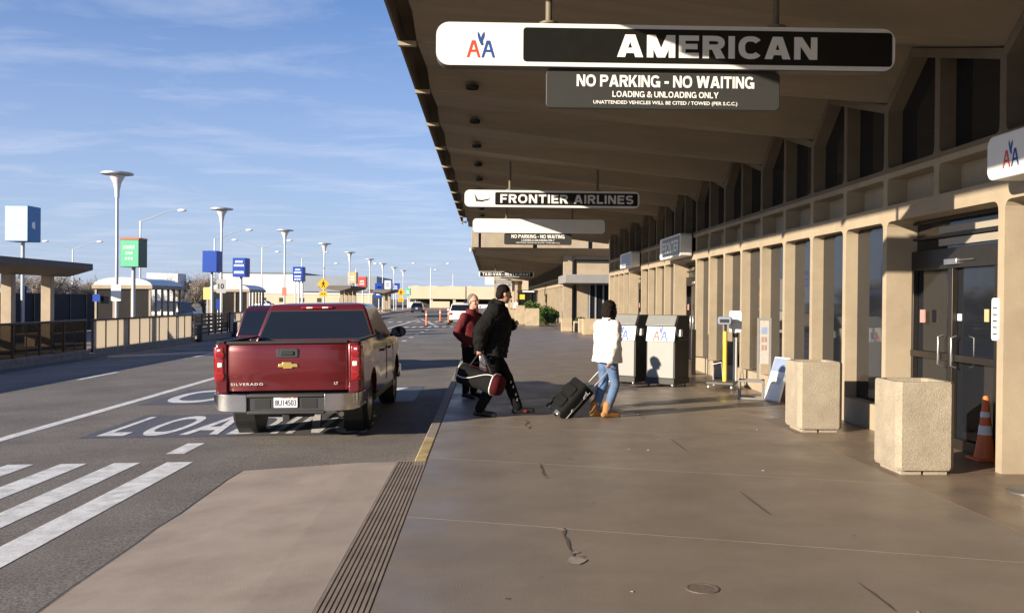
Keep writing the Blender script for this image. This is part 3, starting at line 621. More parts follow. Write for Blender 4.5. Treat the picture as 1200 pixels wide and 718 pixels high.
# barrier along the island: posts, rail and infill panels
BXX = ROADX-0.15; BT = IZ+1.10
barp = mat('barrier_panel', (0.60, 0.555, 0.49), 0.7, 0.06, 3, transl=0.85)
SMK = bpy.data.materials.new('smoked_pane'); SMK.use_nodes = True
_t = SMK.node_tree; _b = _t.nodes['Principled BSDF']; _b.inputs['Base Color'].default_value = (0.02, 0.02, 0.02, 1); _b.inputs['Roughness'].default_value = 0.15
_tr = _t.nodes.new('ShaderNodeBsdfTransparent'); _tr.inputs['Color'].default_value = (0.42, 0.39, 0.36, 1); _mx = _t.nodes.new('ShaderNodeMixShader'); _mx.inputs[0].default_value = 0.72
_t.links.new(_b.outputs[0], _mx.inputs[1]); _t.links.new(_tr.outputs[0], _mx.inputs[2]); _t.links.new(_mx.outputs[0], _t.nodes['Material Output'].inputs['Surface'])
def barrier(lab, y0, y1, step, kind):
    t = thing('barrier', lab, 'barrier', (BXX, y0, IZ), 0, 'barrier sections along the median')
    n = round((y1-y0)/step)
    for i in range(n+1):
        part('post', MB().box(-0.035, 0.035, i*step-0.03, i*step+0.03, 0, 1.10), bronze, t)
    part('top_rail', MB().box(-0.06, 0.06, -0.03, y1-y0+0.03, 1.102, 1.17), bronze, t, bev=0.01)
    part('base', MB().box(-0.14, 0.14, -0.03, y1-y0+0.03, 0.0, 0.12), kerbc, t, bev=0.01)
    for i in range(n):
        if kind == 'panel': part('infill_panel', MB().box(-0.012, 0.012, i*step+0.032, (i+1)*step-0.032, 0.122, 1.10), barp, t)
        elif kind == 'bars':
            part('smoked_pane', MB().box(-0.006, 0.006, i*step+0.032, (i+1)*step-0.032, 0.122, 1.10), SMK, t)
            for j in range(1, 2): part('bar', MB().box(-0.012, 0.012, i*step+step*j/2-0.01, i*step+step*j/2+0.01, 0.122, 1.10), bronze, t)
        elif kind == 'mesh':
            for j in range(5): part('slat', MB().box(-0.02, 0.02, i*step+0.032, (i+1)*step-0.032, 0.17+0.19*j, 0.31+0.19*j), bronze, t)
barrier('dark railing with smoked panes in front of the butterfly-roofed shelter', 8, 32.6, 1.64, 'bars')
barrier('beige-panelled barrier in front of the vaulted shelter', 33.2, 44.2, 1.1, 'panel')
barrier('dark slatted gate section between the beige barrier panels', 44.6, 50.2, 1.12, 'mesh')
barrier('beige-panelled barrier beyond the dark slatted section, left of the red vehicle', 50.6, 66, 1.1, 'panel')
barrier('far beige-panelled barrier along the island beyond the pickup', 66.6, 99.6, 1.65, 'panel')
# low handrail and bollards on the road edge
t = thing('handrail', 'low dark handrail in front of the beige barrier beside the red vehicle', 'railing', (ROADX+0.12, 51.0, rz(ROADX)))
part('rail', MB().tube([(0,0,0), (0,0,0.8), (0,3.6,0.8), (0,3.6,0)], 0.035), bronze, t, smooth=40); part('mid_post', MB().tube([(0,1.8,0), (0,1.8,0.78)], 0.03), bronze, t)
for i, y in enumerate((44.4, 50.6)):
    t = thing('bollard', ['dark bollard at the left end of the slatted gate', 'dark bollard at the right end of the slatted gate'][i], 'bollard', (ROADX+0.15, y, rz(ROADX)), 0, 'bollards by the gate')
    part('post', MB().lathe([(0.12, 0), (0.12, 0.7), (0.10, 0.78), (0.03, 0.8)], 14), dgrey, t, smooth=40); part('collar', MB().lathe([(0.14, 0), (0.14, 0.1)], 14), bronze, t)
# butterfly shelters
shelc = mat('shelter_concrete', (0.42, 0.34, 0.25), 0.85, 0.08, 3, 0.2, 60, stain=0.15)
shelr = mat('shelter_roof', (0.16, 0.135, 0.11), 0.8, 0.08, 2)
def butterfly(lab, x, y0, y1, cols_, s=1.0):
    t = thing('bus_shelter', lab, 'shelter', (x, y0, IZ), 0, 'butterfly-roofed bus shelters on the median'); Ln = y1-y0
    prof = [(-2.3, 3.02), (-2.3, 3.25), (0.95, 3.27), (0.95, 3.02), (0.0, 2.74), (-0.35, 2.74)]
    part('roof', MB().prism(prof, 0, Ln, 'y'), shelr, t, bev=0.015)
    for c in cols_: part('column', MB().box(-0.36, 0.02, c-0.16, c+0.16, 0, 2.74), shelc, t, bev=0.02)
    part('bench', MB().box(-1.2, -0.6, 0.8, Ln-0.8, 0.42, 0.5).box(-1.1, -0.7, 1.2, 1.4, 0, 0.42).box(-1.1, -0.7, Ln-1.4, Ln-1.2, 0, 0.42), shelc, t)
butterfly('butterfly-roofed bus shelter on two square columns at the left edge', -17.0, 27, 38.5, (1.2, 4.0, 7.0, 10.0))
butterfly('butterfly-roofed bus shelter beyond the pedestrian crossing sign', -15.0, 96, 108, (1.5, 4.5, 7.5, 10.5))
butterfly('farthest butterfly-roofed bus shelter near the parked blue car', -14.9, 134, 146, (1.5, 5, 9))
# vaulted shelters
vault = mat('vault_white', (0.74, 0.74, 0.72), 0.4, 0.04, 3)
def vaulted(lab, x, y, wd=2.6, dp=4.3):
    t = thing('waiting_shelter', lab, 'shelter', (x, y, IZ), 0, 'vaulted waiting shelters on the median')
    for i in range(4): part('column', MB().box(wd*i/3*0.96, wd*i/3*0.96+0.10, 0, 0.10, 0, 2.32), shelc, t, bev=0.01)
    for i in range(1, 6): part('column', MB().box(wd-0.10, wd, dp*i/5-0.10, dp*i/5, 0, 2.32), shelc, t, bev=0.01)
    part('fascia', MB().box(-0.1, wd+0.1, -0.1, dp+0.1, 2.322, 2.50), shelc, t, bev=0.01)
    V = [[(wd/2+(wd/2+0.05)*math.cos(a), yy, 2.502+0.36*math.sin(a)) for a in [math.pi*k/10 for k in range(11)]] for yy in (-0.05, dp+0.05)]
    part('vault_roof', MB().loft(V), vault, t, smooth=30)
    smoke = mat('smoked_panel', (0.030, 0.026, 0.022), 0.15, 0.1, 3)
    for i in range(3): part('glass_panel', MB().box(wd*i/3*0.96+0.11, wd*(i+1)/3*0.96-0.01, 0.04, 0.06, 0.15, 2.31), smoke, t)
    part('side_wall', MB().box(0.02, 0.08, 0.11, dp, 0.0, 2.31), smoke, t)
    for i in range(5): part('seat', MB().box(wd-0.75, wd-0.35, dp*(i+.3)/5, dp*(i+.8)/5, 0.42, 0.48).box(wd-0.78, wd-0.72, dp*(i+.3)/5, dp*(i+.8)/5, 0.48, 1.0), mat('cream_seat', (0.55, 0.47, 0.36), 0.5, 0.05), t, bev=0.03)
vaulted('vaulted white-roofed waiting shelter behind the beige barrier', -18.35, 44.2)
vaulted('second vaulted waiting shelter, above the red vehicle', -18.35, 62.0)
t = thing('notice_sign', 'small blue square sign on the left corner of the vaulted shelter', 'sign', (-18.2, 44.05, 1.45)); part('plate', MB().box(-.17, .17, -0.03, 0.0, 0, .34), bluesign, t); part('clip', MB().box(-.05, .05, 0.0, 0.03, 0.1, .24), galv, t)
# funnel-topped lamp posts
def lamp(i, y, x=-16.0):
    t = thing('lamp_post', f'white lamp post with funnel top on the median, {ORD[i]} in the row', 'lamp post', (x, y, IZ), 0, 'funnel-topped lamp posts on the median')
    part('post', MB().lathe([(0.16, 0.0), (0.16, 0.06), (0.075, 0.07), (0.062, 6.2)], 14), galv, t, smooth=40)
    part('funnel', MB().lathe([(0.09, 6.2), (0.10, 6.5), (0.17, 6.85), (0.33, 7.16), (0.10, 7.17)], 18), whitep, t, smooth=40)
    part('disc', MB().lathe([(0.30, 7.17), (0.66, 7.20), (0.66, 7.27), (0.30, 7.32)], 24), galv, t, smooth=40)
    part('lens', MB().lathe([(0.60, 7.19), (0.61, 7.198)], 20), mat('lens', (0.55, 0.52, 0.46), 0.3, 0), t)
for i, y in enumerate((40.8, 56.6, 74, 91.7, 108.3, 126.6, 142, 159, 176)): lamp(i, y)
# cube signs on poles
def cube_sign(lab, px, faces, zc=3.85, X=-16.0, s=0.86, h_=1.22, poles=1, top=None, lines=()):
    d = X*1100/(px-572.0); t = thing('cube_sign', lab, 'sign', (X, d, IZ), R(-4), 'cube signs on poles along the median'); z0 = zc-IZ-h_/2
    part('cube_core', MB().box(-s/2, s/2, -s/2, s/2, z0, z0+h_), faces[1], t, bev=0.015)
    part('front_panel', MB().box(-s/2+.02, s/2-.02, -s/2-.012, -s/2-.003, z0+.02, z0+h_-.02), faces[0], t)
    if top: part('top_band', MB().box(-s/2-.01, s/2+.01, -s/2-.02, s/2+.01, z0+h_+0.002, z0+h_+.09), top, t)
    for (u, v, w_, hh) in lines: part('lettering', MB().box(u-w_/2, u+w_/2, -s/2-.02, -s/2-.013, z0+v-hh/2, z0+v+hh/2), signwhite, t)
    for k in range(poles): part('pole', MB().tube([((k-(poles-1)/2)*0.3, 0, 0), ((k-(poles-1)/2)*0.3, 0, z0-0.002)], 0.065 if poles > 1 else 0.085, 10), galv if px != 163 else mat('brown_pole', (0.13, 0.10, 0.07), 0.7, 0.1), t, smooth=40)
    return t, z0
def words(t, z0, s, rows, m=signwhite):
    for (txt, v, w_, hh) in rows:
        mb = MB(); n = len(txt)
        for i in range(n): mb.box(-w_/2+w_*i/n, -w_/2+w_*(i+.78)/n, -s/2-.02, -s/2-.0135, z0+v-hh*(.5-.06*(i % 2)), z0+v+hh*(.5-.08*((i+1) % 2)))
        part('lettering', mb, m, t)
t, z0 = cube_sign('pale blue cube sign on a pole behind the butterfly shelter', 33, (palebl, palebl_shaded), 4.98, X=-21.5, s=1.08, h_=1.62); 
part('emblem', MB().prism([(0.02-.25,.2),(.28-.25,.12),(.05,.3),(.28-.25,.48),(-.22,.42)], 0.543, 0.549, 'x', Matrix.Translation((0,0,z0+.45))), signwhite, t)
t, z0 = cube_sign('green cube sign with an orange top band', 160, (greens, mat('green_sign_shaded', (0.02, 0.10, 0.07), 0.4, 0.05)), 3.62, top=oranges); words(t, z0, .86, [('======', .88, .55, .17), ('====', .62, .35, .13), ('===', .38, .4, .12)], mat('pale_green', (0.45, 0.75, 0.55), 0.5, 0))  # darker green on the sides puts their shade into the colour
t, z0 = cube_sign('plain dark blue cube sign on the second lamp post', 250.5, (bluesign, bluesign), 3.75)
t, z0 = cube_sign('dark blue cube sign with white lettering left of the third lamp post', 284, (bluesign, bluesign), 3.62); words(t, z0, .86, [('======', .98, .5, .14), ('=======', .74, .66, .14), ('=======', .30, .64, .17)])
t, z0 = cube_sign('dark blue cube sign with white lettering on three thin poles', 351, (bluesign, bluesign), 3.70, poles=3); words(t, z0, .86, [('=====', .98, .45, .13), ('=======', .75, .62, .13), ('======', .42, .55, .13), ('===', .18, .55, .14)])
for px, f, lab, zc, s in ((413.5, (tans, tans), 'tan cube sign left of the red cube sign', 4.1, 1.0), (425, (reds, reds), 'red cube sign beside the sixth lamp post', 3.75, 1.0), (444, (bluesign, bluesign), 'tall blue cube sign low on its pole near the far shelter', 2.9, 1.05), (454.5, (signwhite, signwhite), 'white cube sign between two blue ones', 3.9, 0.95), (464, (bluesign, bluesign), 'blue cube sign right of the white cube sign', 3.7, 1.1), (478, (greens, greens), 'small far green and white cube sign', 3.1, 0.9), (486.5, (reds, reds), 'small far red cube sign at the end of the row', 2.7, 0.9)):
    t, z0 = cube_sign(lab, px, f, zc, s=s, h_=1.35 if px != 444 else 2.1)
    words(t, z0, s, [('===', .8, .55, .2), ('====', .45, .6, .2)], signwhite if f[0] is not signwhite else bluesign)
# small post signs
def post_sign(lab, px, y, z0, z1, w_, m, txt=None, X=None, tm=signblack, pole=True, cat='sign'):
    x = (px-572.0)*y/1100; t = thing('post_sign', lab, cat, (x, y, IZ))
    if pole: part('pole', MB().tube([(0,0.03,0), (0,0.03,z1-IZ)], 0.035, 8), galv, t)
    part('plate', MB().prism(rrect(w_, z1-z0, 0.04, 3, 0, (z0+z1)/2-IZ), -0.02, 0.0, 'y'), m, t)
    if txt: part('lettering', text(txt, w_*.6, (z1-z0)*.4, NY((0, -0.02, (z0+z1)/2-IZ)), 0.006, 0.02), tm, t)
    return t
post_sign('white rectangular sign on the nearest lamp post', 140, 40.6, 1.50, 2.20, 0.42, signwhite, pole=False)
post_sign('grey speed limit sign reading 10 on the second lamp post', 261, 56.2, 1.95, 2.75, 0.56, mat('sign_pale_grey', (0.42, 0.42, 0.42), 0.5, 0.04), '10')
post_sign('yellow board sign left of the speed limit sign', 245, 58, 1.55, 2.3, 0.5, mat('pale_yellow', (0.72, 0.56, 0.20), 0.5, 0.04))
post_sign('small blue sign between the two posts by the speed limit sign', 257, 59, 0.9, 1.6, 0.2, bluesign)
post_sign('small blue sign seen under the butterfly shelter roof', 34, 44, 1.75, 2.15, 0.28, bluesign)
post_sign('small orange-red sign low on the third lamp post', 334, 73.7, 1.85, 2.5, 0.36, mat('salmon', (0.60, 0.20, 0.14), 0.5, 0.04), pole=False)
post_sign('small orange-red sign low on the fifth lamp post', 409.5, 108, 2.0, 2.75, 0.42, mat('salmon', (0.6, 0.2, 0.14)), pole=False)
def crossing(lab, px, y, zc, s):
    x = (px-572.0)*y/1100; t = thing('crossing_sign', lab, 'sign', (x, y-0.2, IZ)); z = zc-IZ
    part('diamond', MB().prism([(-s,z),(0,z-s),(s,z),(0,z+s)], -0.02, 0, 'y'), yellows, t)
    part('lower_plate', MB().box(-s*.62, s*.62, -0.02, 0, z-s-.12-s*.8, z-s-.10), yellows, t)
    mb = MB(); M = NY((0,-0.021,z)); k = s*.62
    mb.add([(k*.05+k*.16*math.cos(a*.785), k*.72+k*.16*math.sin(a*.785), .004) for a in range(8)], [tuple(range(8))], M)
    for P in ([(-.15,.5),(.2,.5),(.22,-.05),(-.15,-.05)], [(-.15,-.05),(.08,-.05),(-.28,-.85),(-.48,-.85)], [(0,-.05),(.22,-.05),(.45,-.8),(.25,-.85)], [(-.15,.5),(-.05,.35),(-.38,-.02),(-.48,.06)], [(.2,.5),(.5,.1),(.4,.02),(.1,.3)]):
        mb.add([(a*k, b*k, .004) for a, b in P], [(0,1,2,3)], M)
    part('walker_mark', mb, signblack, t)
    mb = MB(); zz = z-s-.11-s*.4
    mb.add([(-.4*s,zz-z,.004), (-.1*s,zz-z+.14*s,.004), (-.1*s,zz-z-.14*s,.004), (.4*s,zz-z,.004), (.1*s,zz-z+.14*s,.004), (.1*s,zz-z-.14*s,.004)], [(0,1,2),(3,4,5)], M); part('arrow_mark', mb, signblack, t)
    part('bracket', MB().box(-.06, .06, 0.002, 0.2, z-.1, z+.1), galv, t)
crossing('yellow diamond pedestrian crossing sign on the fourth lamp post', 379.5, 91.5, 3.05, 0.60)
crossing('far small yellow pedestrian crossing sign beside the blue cube sign', 469.5, 150, 2.7, 0.75)
# cobra-head street lights behind
def cobra(i, px, y, zt, arms):
    x = (px-572.0)*y/1100; t = thing('street_light', f'tall thin street light with curved arm, {ORD[i]} along the back road', 'street light', (x, y, -0.45), 0, 'cobra-head street lights on the back road')
    part('pole', MB().tube([(0,0,0), (0,0,zt+0.45)], [0.11, 0.06], 8), galv, t, smooth=40)
    for a in arms:
        part('arm', MB().tube([(0,0,zt+.40), (a*.3,0,zt+.75), (a*.65,0,zt+1.25), (a*1.0,0,zt+1.45)], [.05,.045,.04,.035], 6), galv, t, smooth=40)
        part('lamp_head', MB().ell((a*1.06,0,zt+1.42), (.42,.16,.13), 10, 6), whitep, t, smooth=60)
for i, (px, y, zt, arms) in enumerate(((167.5, 83, 8.3, (3.4,)), (253, 105, 8.2, (3.6,)), (308, 125, 8.3, (-3.4, 3.4)), (354, 150, 8.0, (-3.6, 3.6)), (417, 175, 7.2, (-3.4, 3.4)), (504, 200, 8.3, (-3.4, 3.5)), (530, 240, 8.2, (-4.2,)), (90, 120, 7.6, (-3.2, 3.2)))): cobra(i, px, y, zt, arms)
# dark screened fence behind the left shelter
t = thing('screen_fence', 'dark screened fence behind the butterfly-roofed shelter', 'fence', (-22.5, 37, IZ))
scr = mat('dark_screen', (0.016, 0.017, 0.022), 0.8, 0.2, 2)
for i in range(12):
    part('post', MB().box(-0.05, 0.05, i*2-0.05, i*2+0.05, 0, 2.12), bronze, t)
    if i < 11: part('screen_panel', MB().box(-0.015, 0.015, i*2+0.052, i*2+1.948, 0.05, 2.08), scr, t)
t = thing('wall_sign', 'blue sign with a white stripe at the left edge under the shelter roof', 'sign', (-20.5, 36.5, IZ)); part('pole', MB().tube([(0,0.05,0), (0,0.05,2.5)], .05), galv, t); part('panel', MB().box(-1.6,.15,-.05,.0,2.25,2.72), bluesign, t); part('stripe', MB().box(-1.5,-.25,-.062,-.052,2.4,2.55), signwhite, t)

# ================================================================== far background
far_white = mat('far_white_wall', (0.80, 0.79, 0.75), 0.8, 0.03, 0.3); far_grey = mat('far_grey_roof', (0.15, 0.17, 0.20), 0.7, 0.05, 0.3); far_tan = mat('far_tan_wall', (0.60, 0.50, 0.36), 0.85, 0.06, 0.4); far_dark = mat('far_opening', (0.05, 0.045, 0.04), 0.9, 0.1)
def fx(px, y): return (px-572.0)*y/1100
t = thing('warehouse', 'long white low warehouse far behind the second shelter', 'building', (0, 0, 0)); Y = 260
part('wall', MB().box(fx(258,Y), fx(356,Y), Y, Y+40, -0.6, 8.3), far_white, t); part('roof', MB().box(fx(258,Y)-.3, fx(356,Y)+.3, Y-.3, Y+40, 8.31, 8.6), far_grey, t)
for px in (300, 318, 336): part('loading_door', MB().box(fx(px,Y), fx(px+7,Y), Y-.05, Y-.01, -0.6, 2.6), far_dark, t)
t = thing('hangar', 'grey hangar with dark lower wall right of the white warehouse', 'building', (0, 0, 0)); Y = 250
part('wall', MB().box(fx(357,Y), fx(440,Y), Y, Y+40, -0.6, 3.4), far_grey, t); part('upper_wall', MB().box(fx(357,Y)-.3, fx(440,Y)+.3, Y-.3, Y+40, 3.41, 7.6), mat('hangar_grey', (0.26, 0.29, 0.33), 0.6, 0.05, .5), t)
for px in (366, 384, 402, 420): part('door_panel', MB().box(fx(px,Y), fx(px+13,Y), Y-.1, Y-.02, -0.6, 3.0), mat('hangar_door', (0.10, 0.11, 0.14), 0.6, 0.05), t)
t = thing('low_building', 'low cream building in front of the hangar', 'building', (0, 0, 0)); Y = 225
part('wall', MB().box(fx(300,Y), fx(436,Y), Y, Y+15, -0.6, 2.6), far_tan, t); part('parapet', MB().box(fx(300,Y)-.2, fx(436,Y)+.2, Y-.2, Y+15, 2.61, 2.9), far_white, t)
for px in (308, 328, 352, 372, 398): part('window', MB().box(fx(px,Y), fx(px+5,Y), Y-.05, Y-.01, 0.7, 1.7), far_dark, t)
t = thing('trailer', 'white box trailer behind the first vaulted shelter', 'trailer', (0, 0, 0)); Y = 95
part('box', MB().box(fx(175,Y), fx(211,Y), Y, Y+2.6, 0.6, 4.05), far_white, t, bev=0.04); part('chassis', MB().box(fx(177,Y), fx(209,Y), Y+.3, Y+2.2, 0.1, .58), blackm, t)
for px in (180, 204):
    part('wheel', MB().lathe([(0.3,-.12),(0.5,-.12),(0.5,.12),(0.3,.12)], 16, Matrix.Translation((fx(px,Y), Y+.15, .02)) @ Matrix.Rotation(math.pi/2, 4, 'X')), blackrub, t)
t = thing('parking_structure', 'long tan parking structure closing the road at the far end', 'building', (0, 0, 0)); Y = 205
X0, X1 = fx(478,Y), fx(720,Y)
part('parapet', MB().box(X0, X1, Y, Y+0.4, 1.75, 4.5), far_tan, t); part('deck', MB().box(X0, X1, Y+0.4, Y+45, 1.9, 2.5), far_tan, t)
part('inner_wall', MB().box(X0, X1, Y+6, Y+6.5, -0.6, 1.9), far_dark, t)
for i in range(9):
    a = X0 + (X1-X0)*i/9; part('wall_panel', MB().box(a, a+(X1-X0)/9*[.55,.8,.62,.9,.5,.7,.85,.6,.75][i], Y+0.15, Y+0.4, -0.6, [1.0,1.2,1.05,0.6,1.15,1.0,1.2,.9,1.1][i]), far_tan if i % 3 else far_white, t)
for i in range(10): part('column', MB().box(X0+(X1-X0)*i/9.0-.3, X0+(X1-X0)*i/9.0+.3, Y+0.45, Y+1.0, -0.6, 1.9), far_tan, t)
for i, (px, c) in enumerate(((486, far_white), (494, far_grey), (507, far_white), (516, far_dark), (528, far_white), (541, far_grey), (549, far_white))):
    yy = 207.5; t = thing('parked_car', f'tiny {["white","grey","white","black","white","grey","white"][i]} car on the parking roof, {["first","second","third","fourth","fifth","sixth","seventh"][i]} from the left', 'car', (fx(px,yy), yy, 2.5), 0, 'cars on the parking roof')
    part('body', MB().prism([(-.9,.25),(.9,.25),(.9,1.0),(-.9,1.0)], 0, 4.3, 'y'), c, t, bev=.1); part('cabin', MB().loft([[(-.8,1.0,1.0),(.8,1.0,1.0),(.8,3.6,1.0),(-.8,3.6,1.0)], [(-.6,1.5,2.1),(.6,1.5,2.1),(.6,3.1,2.1),(-.6,3.1,2.1)]]), c, t)
    part('wheel', MB().lathe([(.32,-.1),(.32,.1)], 12, Matrix.Translation((-.8,.8,.32)) @ Matrix.Rotation(math.pi/2,4,'Y')), blackrub, t); part('wheel', MB().lathe([(.32,-.1),(.32,.1)], 12, Matrix.Translation((.8,.8,.32)) @ Matrix.Rotation(math.pi/2,4,'Y')), blackrub, t)
struct('verge', MB().box(-20, 30, 197, 204.5, -0.6, -0.2), mat('brick_verge', (0.20, 0.11, 0.075), 0.9, 0.15, 1))
struct('far_lot', MB().box(-150, -62, 60, 220, -0.62, -0.42), asphalt)
# bare winter trees
twig = mat('bare_twigs', (0.29, 0.245, 0.20), 0.9, 0.2, 2)
def bare_tree(lab, px, y, h_, sp, seed):
    rg = random.Random(seed); t = thing('bare_tree', lab, 'tree', (fx(px,y), y, -0.5), 0, 'bare winter trees behind the median')
    mb = MB(); mb.tube([(0,0,0), (0.1,0,h_*.2), (0,0.1,h_*.42)], [.24,.19,.14], 8); cr = MB(); ends = []
    for i in range(9):
        a = rg.uniform(0,6.28); p0 = Vector((0,0,h_*rg.uniform(.2,.42))); p1 = p0+Vector((math.cos(a)*sp*.35, math.sin(a)*sp*.35, h_*.25)); p2 = p1+Vector((math.cos(a)*sp*.25, math.sin(a)*sp*.25, h_*.2))
        mb.tube([p0,p1,p2], [.09,.055,.03], 5); ends += [p0.lerp(p1,.6), p1, p1.lerp(p2,.5), p2]
    for e_ in ends:
        for k in range(26):
            d = Vector((rg.gauss(0,1), rg.gauss(0,1), rg.gauss(.35,.8))).normalized(); q = e_+d*rg.uniform(.4,sp*.33); q2 = q+Vector((rg.gauss(0,.3), rg.gauss(0,.3), rg.gauss(.2,.25))); r = rg.uniform(.008,.017)
            cr.tube([e_, q, q2], [r*1.4, r, r*.5], 3, cap=False)
    part('trunk', mb, barkm, t, smooth=60); part('crown', cr, twig, t)
for i, (px, y, h_, sp) in enumerate(((222, 92, 4.3, 3.2), (240, 98, 4.6, 3.4), (252, 106, 4.2, 3.0), (205, 120, 4.6, 3.5), (120, 92, 3.6, 3.4), (88, 90, 3.7, 3.2), (60, 88, 4.3, 3.2), (40, 84, 4.2, 3.0))):
    bare_tree(f'brown leafless tree on the far left, {["first","second","third","fourth","fifth","sixth","seventh","eighth"][[4,5,6,3,7,0,1,2].index(i) if False else i]} of the bare trees counted from the warehouse' if False else ['bare tree right of the white trailer', 'tallest bare tree between the trailer and the plain blue cube sign', 'bare tree touching the plain blue cube sign', 'bare tree hidden behind the white trailer', 'small bare tree left of the nearest lamp post', 'small bare tree right of the butterfly shelter roof', 'bare tree seen between the two left shelter columns', 'bare tree beside the left shelter column'][i], px, y, h_, sp, 40+i)
rg = random.Random(9); mb = MB()
for i in range(5200):
    x = rg.uniform(-190, -70); y = rg.uniform(150, 190); hh = 2.5+1.6*math.sin(x*.15)+rg.random()*1.2
    z = rg.uniform(-.5, hh); a = rg.uniform(0, 3); s = rg.uniform(.2,.7); d = Vector((math.cos(a), .3, rg.uniform(-.6,1))); e_ = Vector((-math.sin(a)*.4, 0, .5))
    p = Vector((x,y,z)); mb.add([p-d*s, p+e_*s*.6, p+d*s, p-e_*s*.6], [(0,1,2),(0,2,3)])
tag(part('far_brush', mb, mat('brush', (0.13, 0.105, 0.075), 0.95, 0.3, .3)), 'band of brown winter brush along the far left horizon', 'brush', kind='stuff')
# ================================================================== vehicles
maroon = mat('maroon_paint', (0.125, 0.009, 0.012), 0.32, 0.05, 3, metal=0.25, coat=0.7)
dmaroon = mat('dark_red_paint', (0.050, 0.004, 0.007), 0.3, 0.05, 3, metal=0.2, coat=1.0)
carwhite = mat('car_white', (0.78, 0.78, 0.76), 0.3, 0.02, 3, coat=0.8); carblue = mat('car_blue', (0.045, 0.06, 0.10), 0.3, 0.03, 3, metal=0.3, coat=0.8); cardark = mat('car_dark', (0.015, 0.018, 0.025), 0.3, 0.03, 3, coat=0.8)
chrome = mat('chrome', (0.62, 0.61, 0.60), 0.16, 0.04, 8, metal=1.0)
carglass = mat('tinted_glass', (0.010, 0.012, 0.016), 0.05, 0, spec=0.6)
redlens = mat('red_lens', (0.27, 0.007, 0.008), 0.15, 0.05, 20, coat=1.0); whitelens = mat('clear_lens', (0.75, 0.70, 0.64), 0.12, 0.03, 20, coat=1.0)
gold = mat('gold_badge', (0.72, 0.50, 0.15), 0.3, 0, metal=0.7); platew = mat('plate_white', (0.72, 0.72, 0.70), 0.5, 0.03); tarp = mat('bed_liner', (0.022, 0.021, 0.020), 0.75, 0.1, 20)
def wheel(t, x, y, r, wd, side, z=None):
    M = Matrix.Translation((x, y, r if z is None else z)) @ Matrix.Rotation(math.pi/2*side, 4, 'Y')
    wm = part('wheel', MB().lathe([(r*.30, wd*.28), (r*.30, wd*.36), (r*.10, wd*.40)], 16, M), galv, t, smooth=40)
    part('tyre', MB().lathe([(r*.62, -wd*.5), (r*.9, -wd*.5), (r*.98, -wd*.38), (r, -wd*.2), (r, wd*.2), (r*.98, wd*.38), (r*.9, wd*.5), (r*.64, wd*.46), (r*.62, wd*.2)], 32, M), blackrub, wm, smooth=35)
    mb = MB(); mb.lathe([(r*.66, wd*.44), (r*.60, wd*.46), (r*.56, wd*.30), (r*.56, -wd*.3)], 28, M, cap=False)
    for k in range(5):
        a = 2*math.pi*k/5; mb.add([(r*.12*math.cos(a-.6), r*.12*math.sin(a-.6), wd*.36), (r*.6*math.cos(a-.2), r*.6*math.sin(a-.2), wd*.36), (r*.6*math.cos(a+.2), r*.6*math.sin(a+.2), wd*.36), (r*.12*math.cos(a+.6), r*.12*math.sin(a+.6), wd*.36)], [(0,1,2,3)], M)
    part('rim', mb, steel, wm, smooth=35); part('brake_disc', MB().lathe([(r*.5, wd*.05), (r*.5, wd*.1)], 20, M), dgrey, wm)
def skin_side(mb, side, ys, zb, zt, xf, rows=9):
    """one curved body side between zb(y) and zt(y); xf(y,z) gives the half width"""
    G = [[(side*xf(y, zb(y)+(zt(y)-zb(y))*k/rows), y, zb(y)+(zt(y)-zb(y))*k/rows) for k in range(rows+1)] for y in ys]
    I = [[(side*(abs(g[0][0])-0.10), g[0][1], g[0][2])] + g for g in G]
    mb.loft(I, cap=False, closed=False)
def arch(y, yc, r, zlow, zc):
    d = abs(y-yc); return max(zlow, zc+math.sqrt(max(0, r*r-d*d))) if d < r else zlow
def span(a, b, n, *extra): return sorted(set([a+(b-a)*i/n for i in range(n+1)]))
TX, TYR = -2.60, 12.30
truck = thing('pickup_truck', 'maroon pickup truck seen from behind, stopped at the kerb', 'pickup truck', (TX, TYR, rz(TX)), 0)
truck.rotation_euler = (0, -math.atan(0.02), 0)
WR, RA, FA = 0.385, 1.16, 4.62
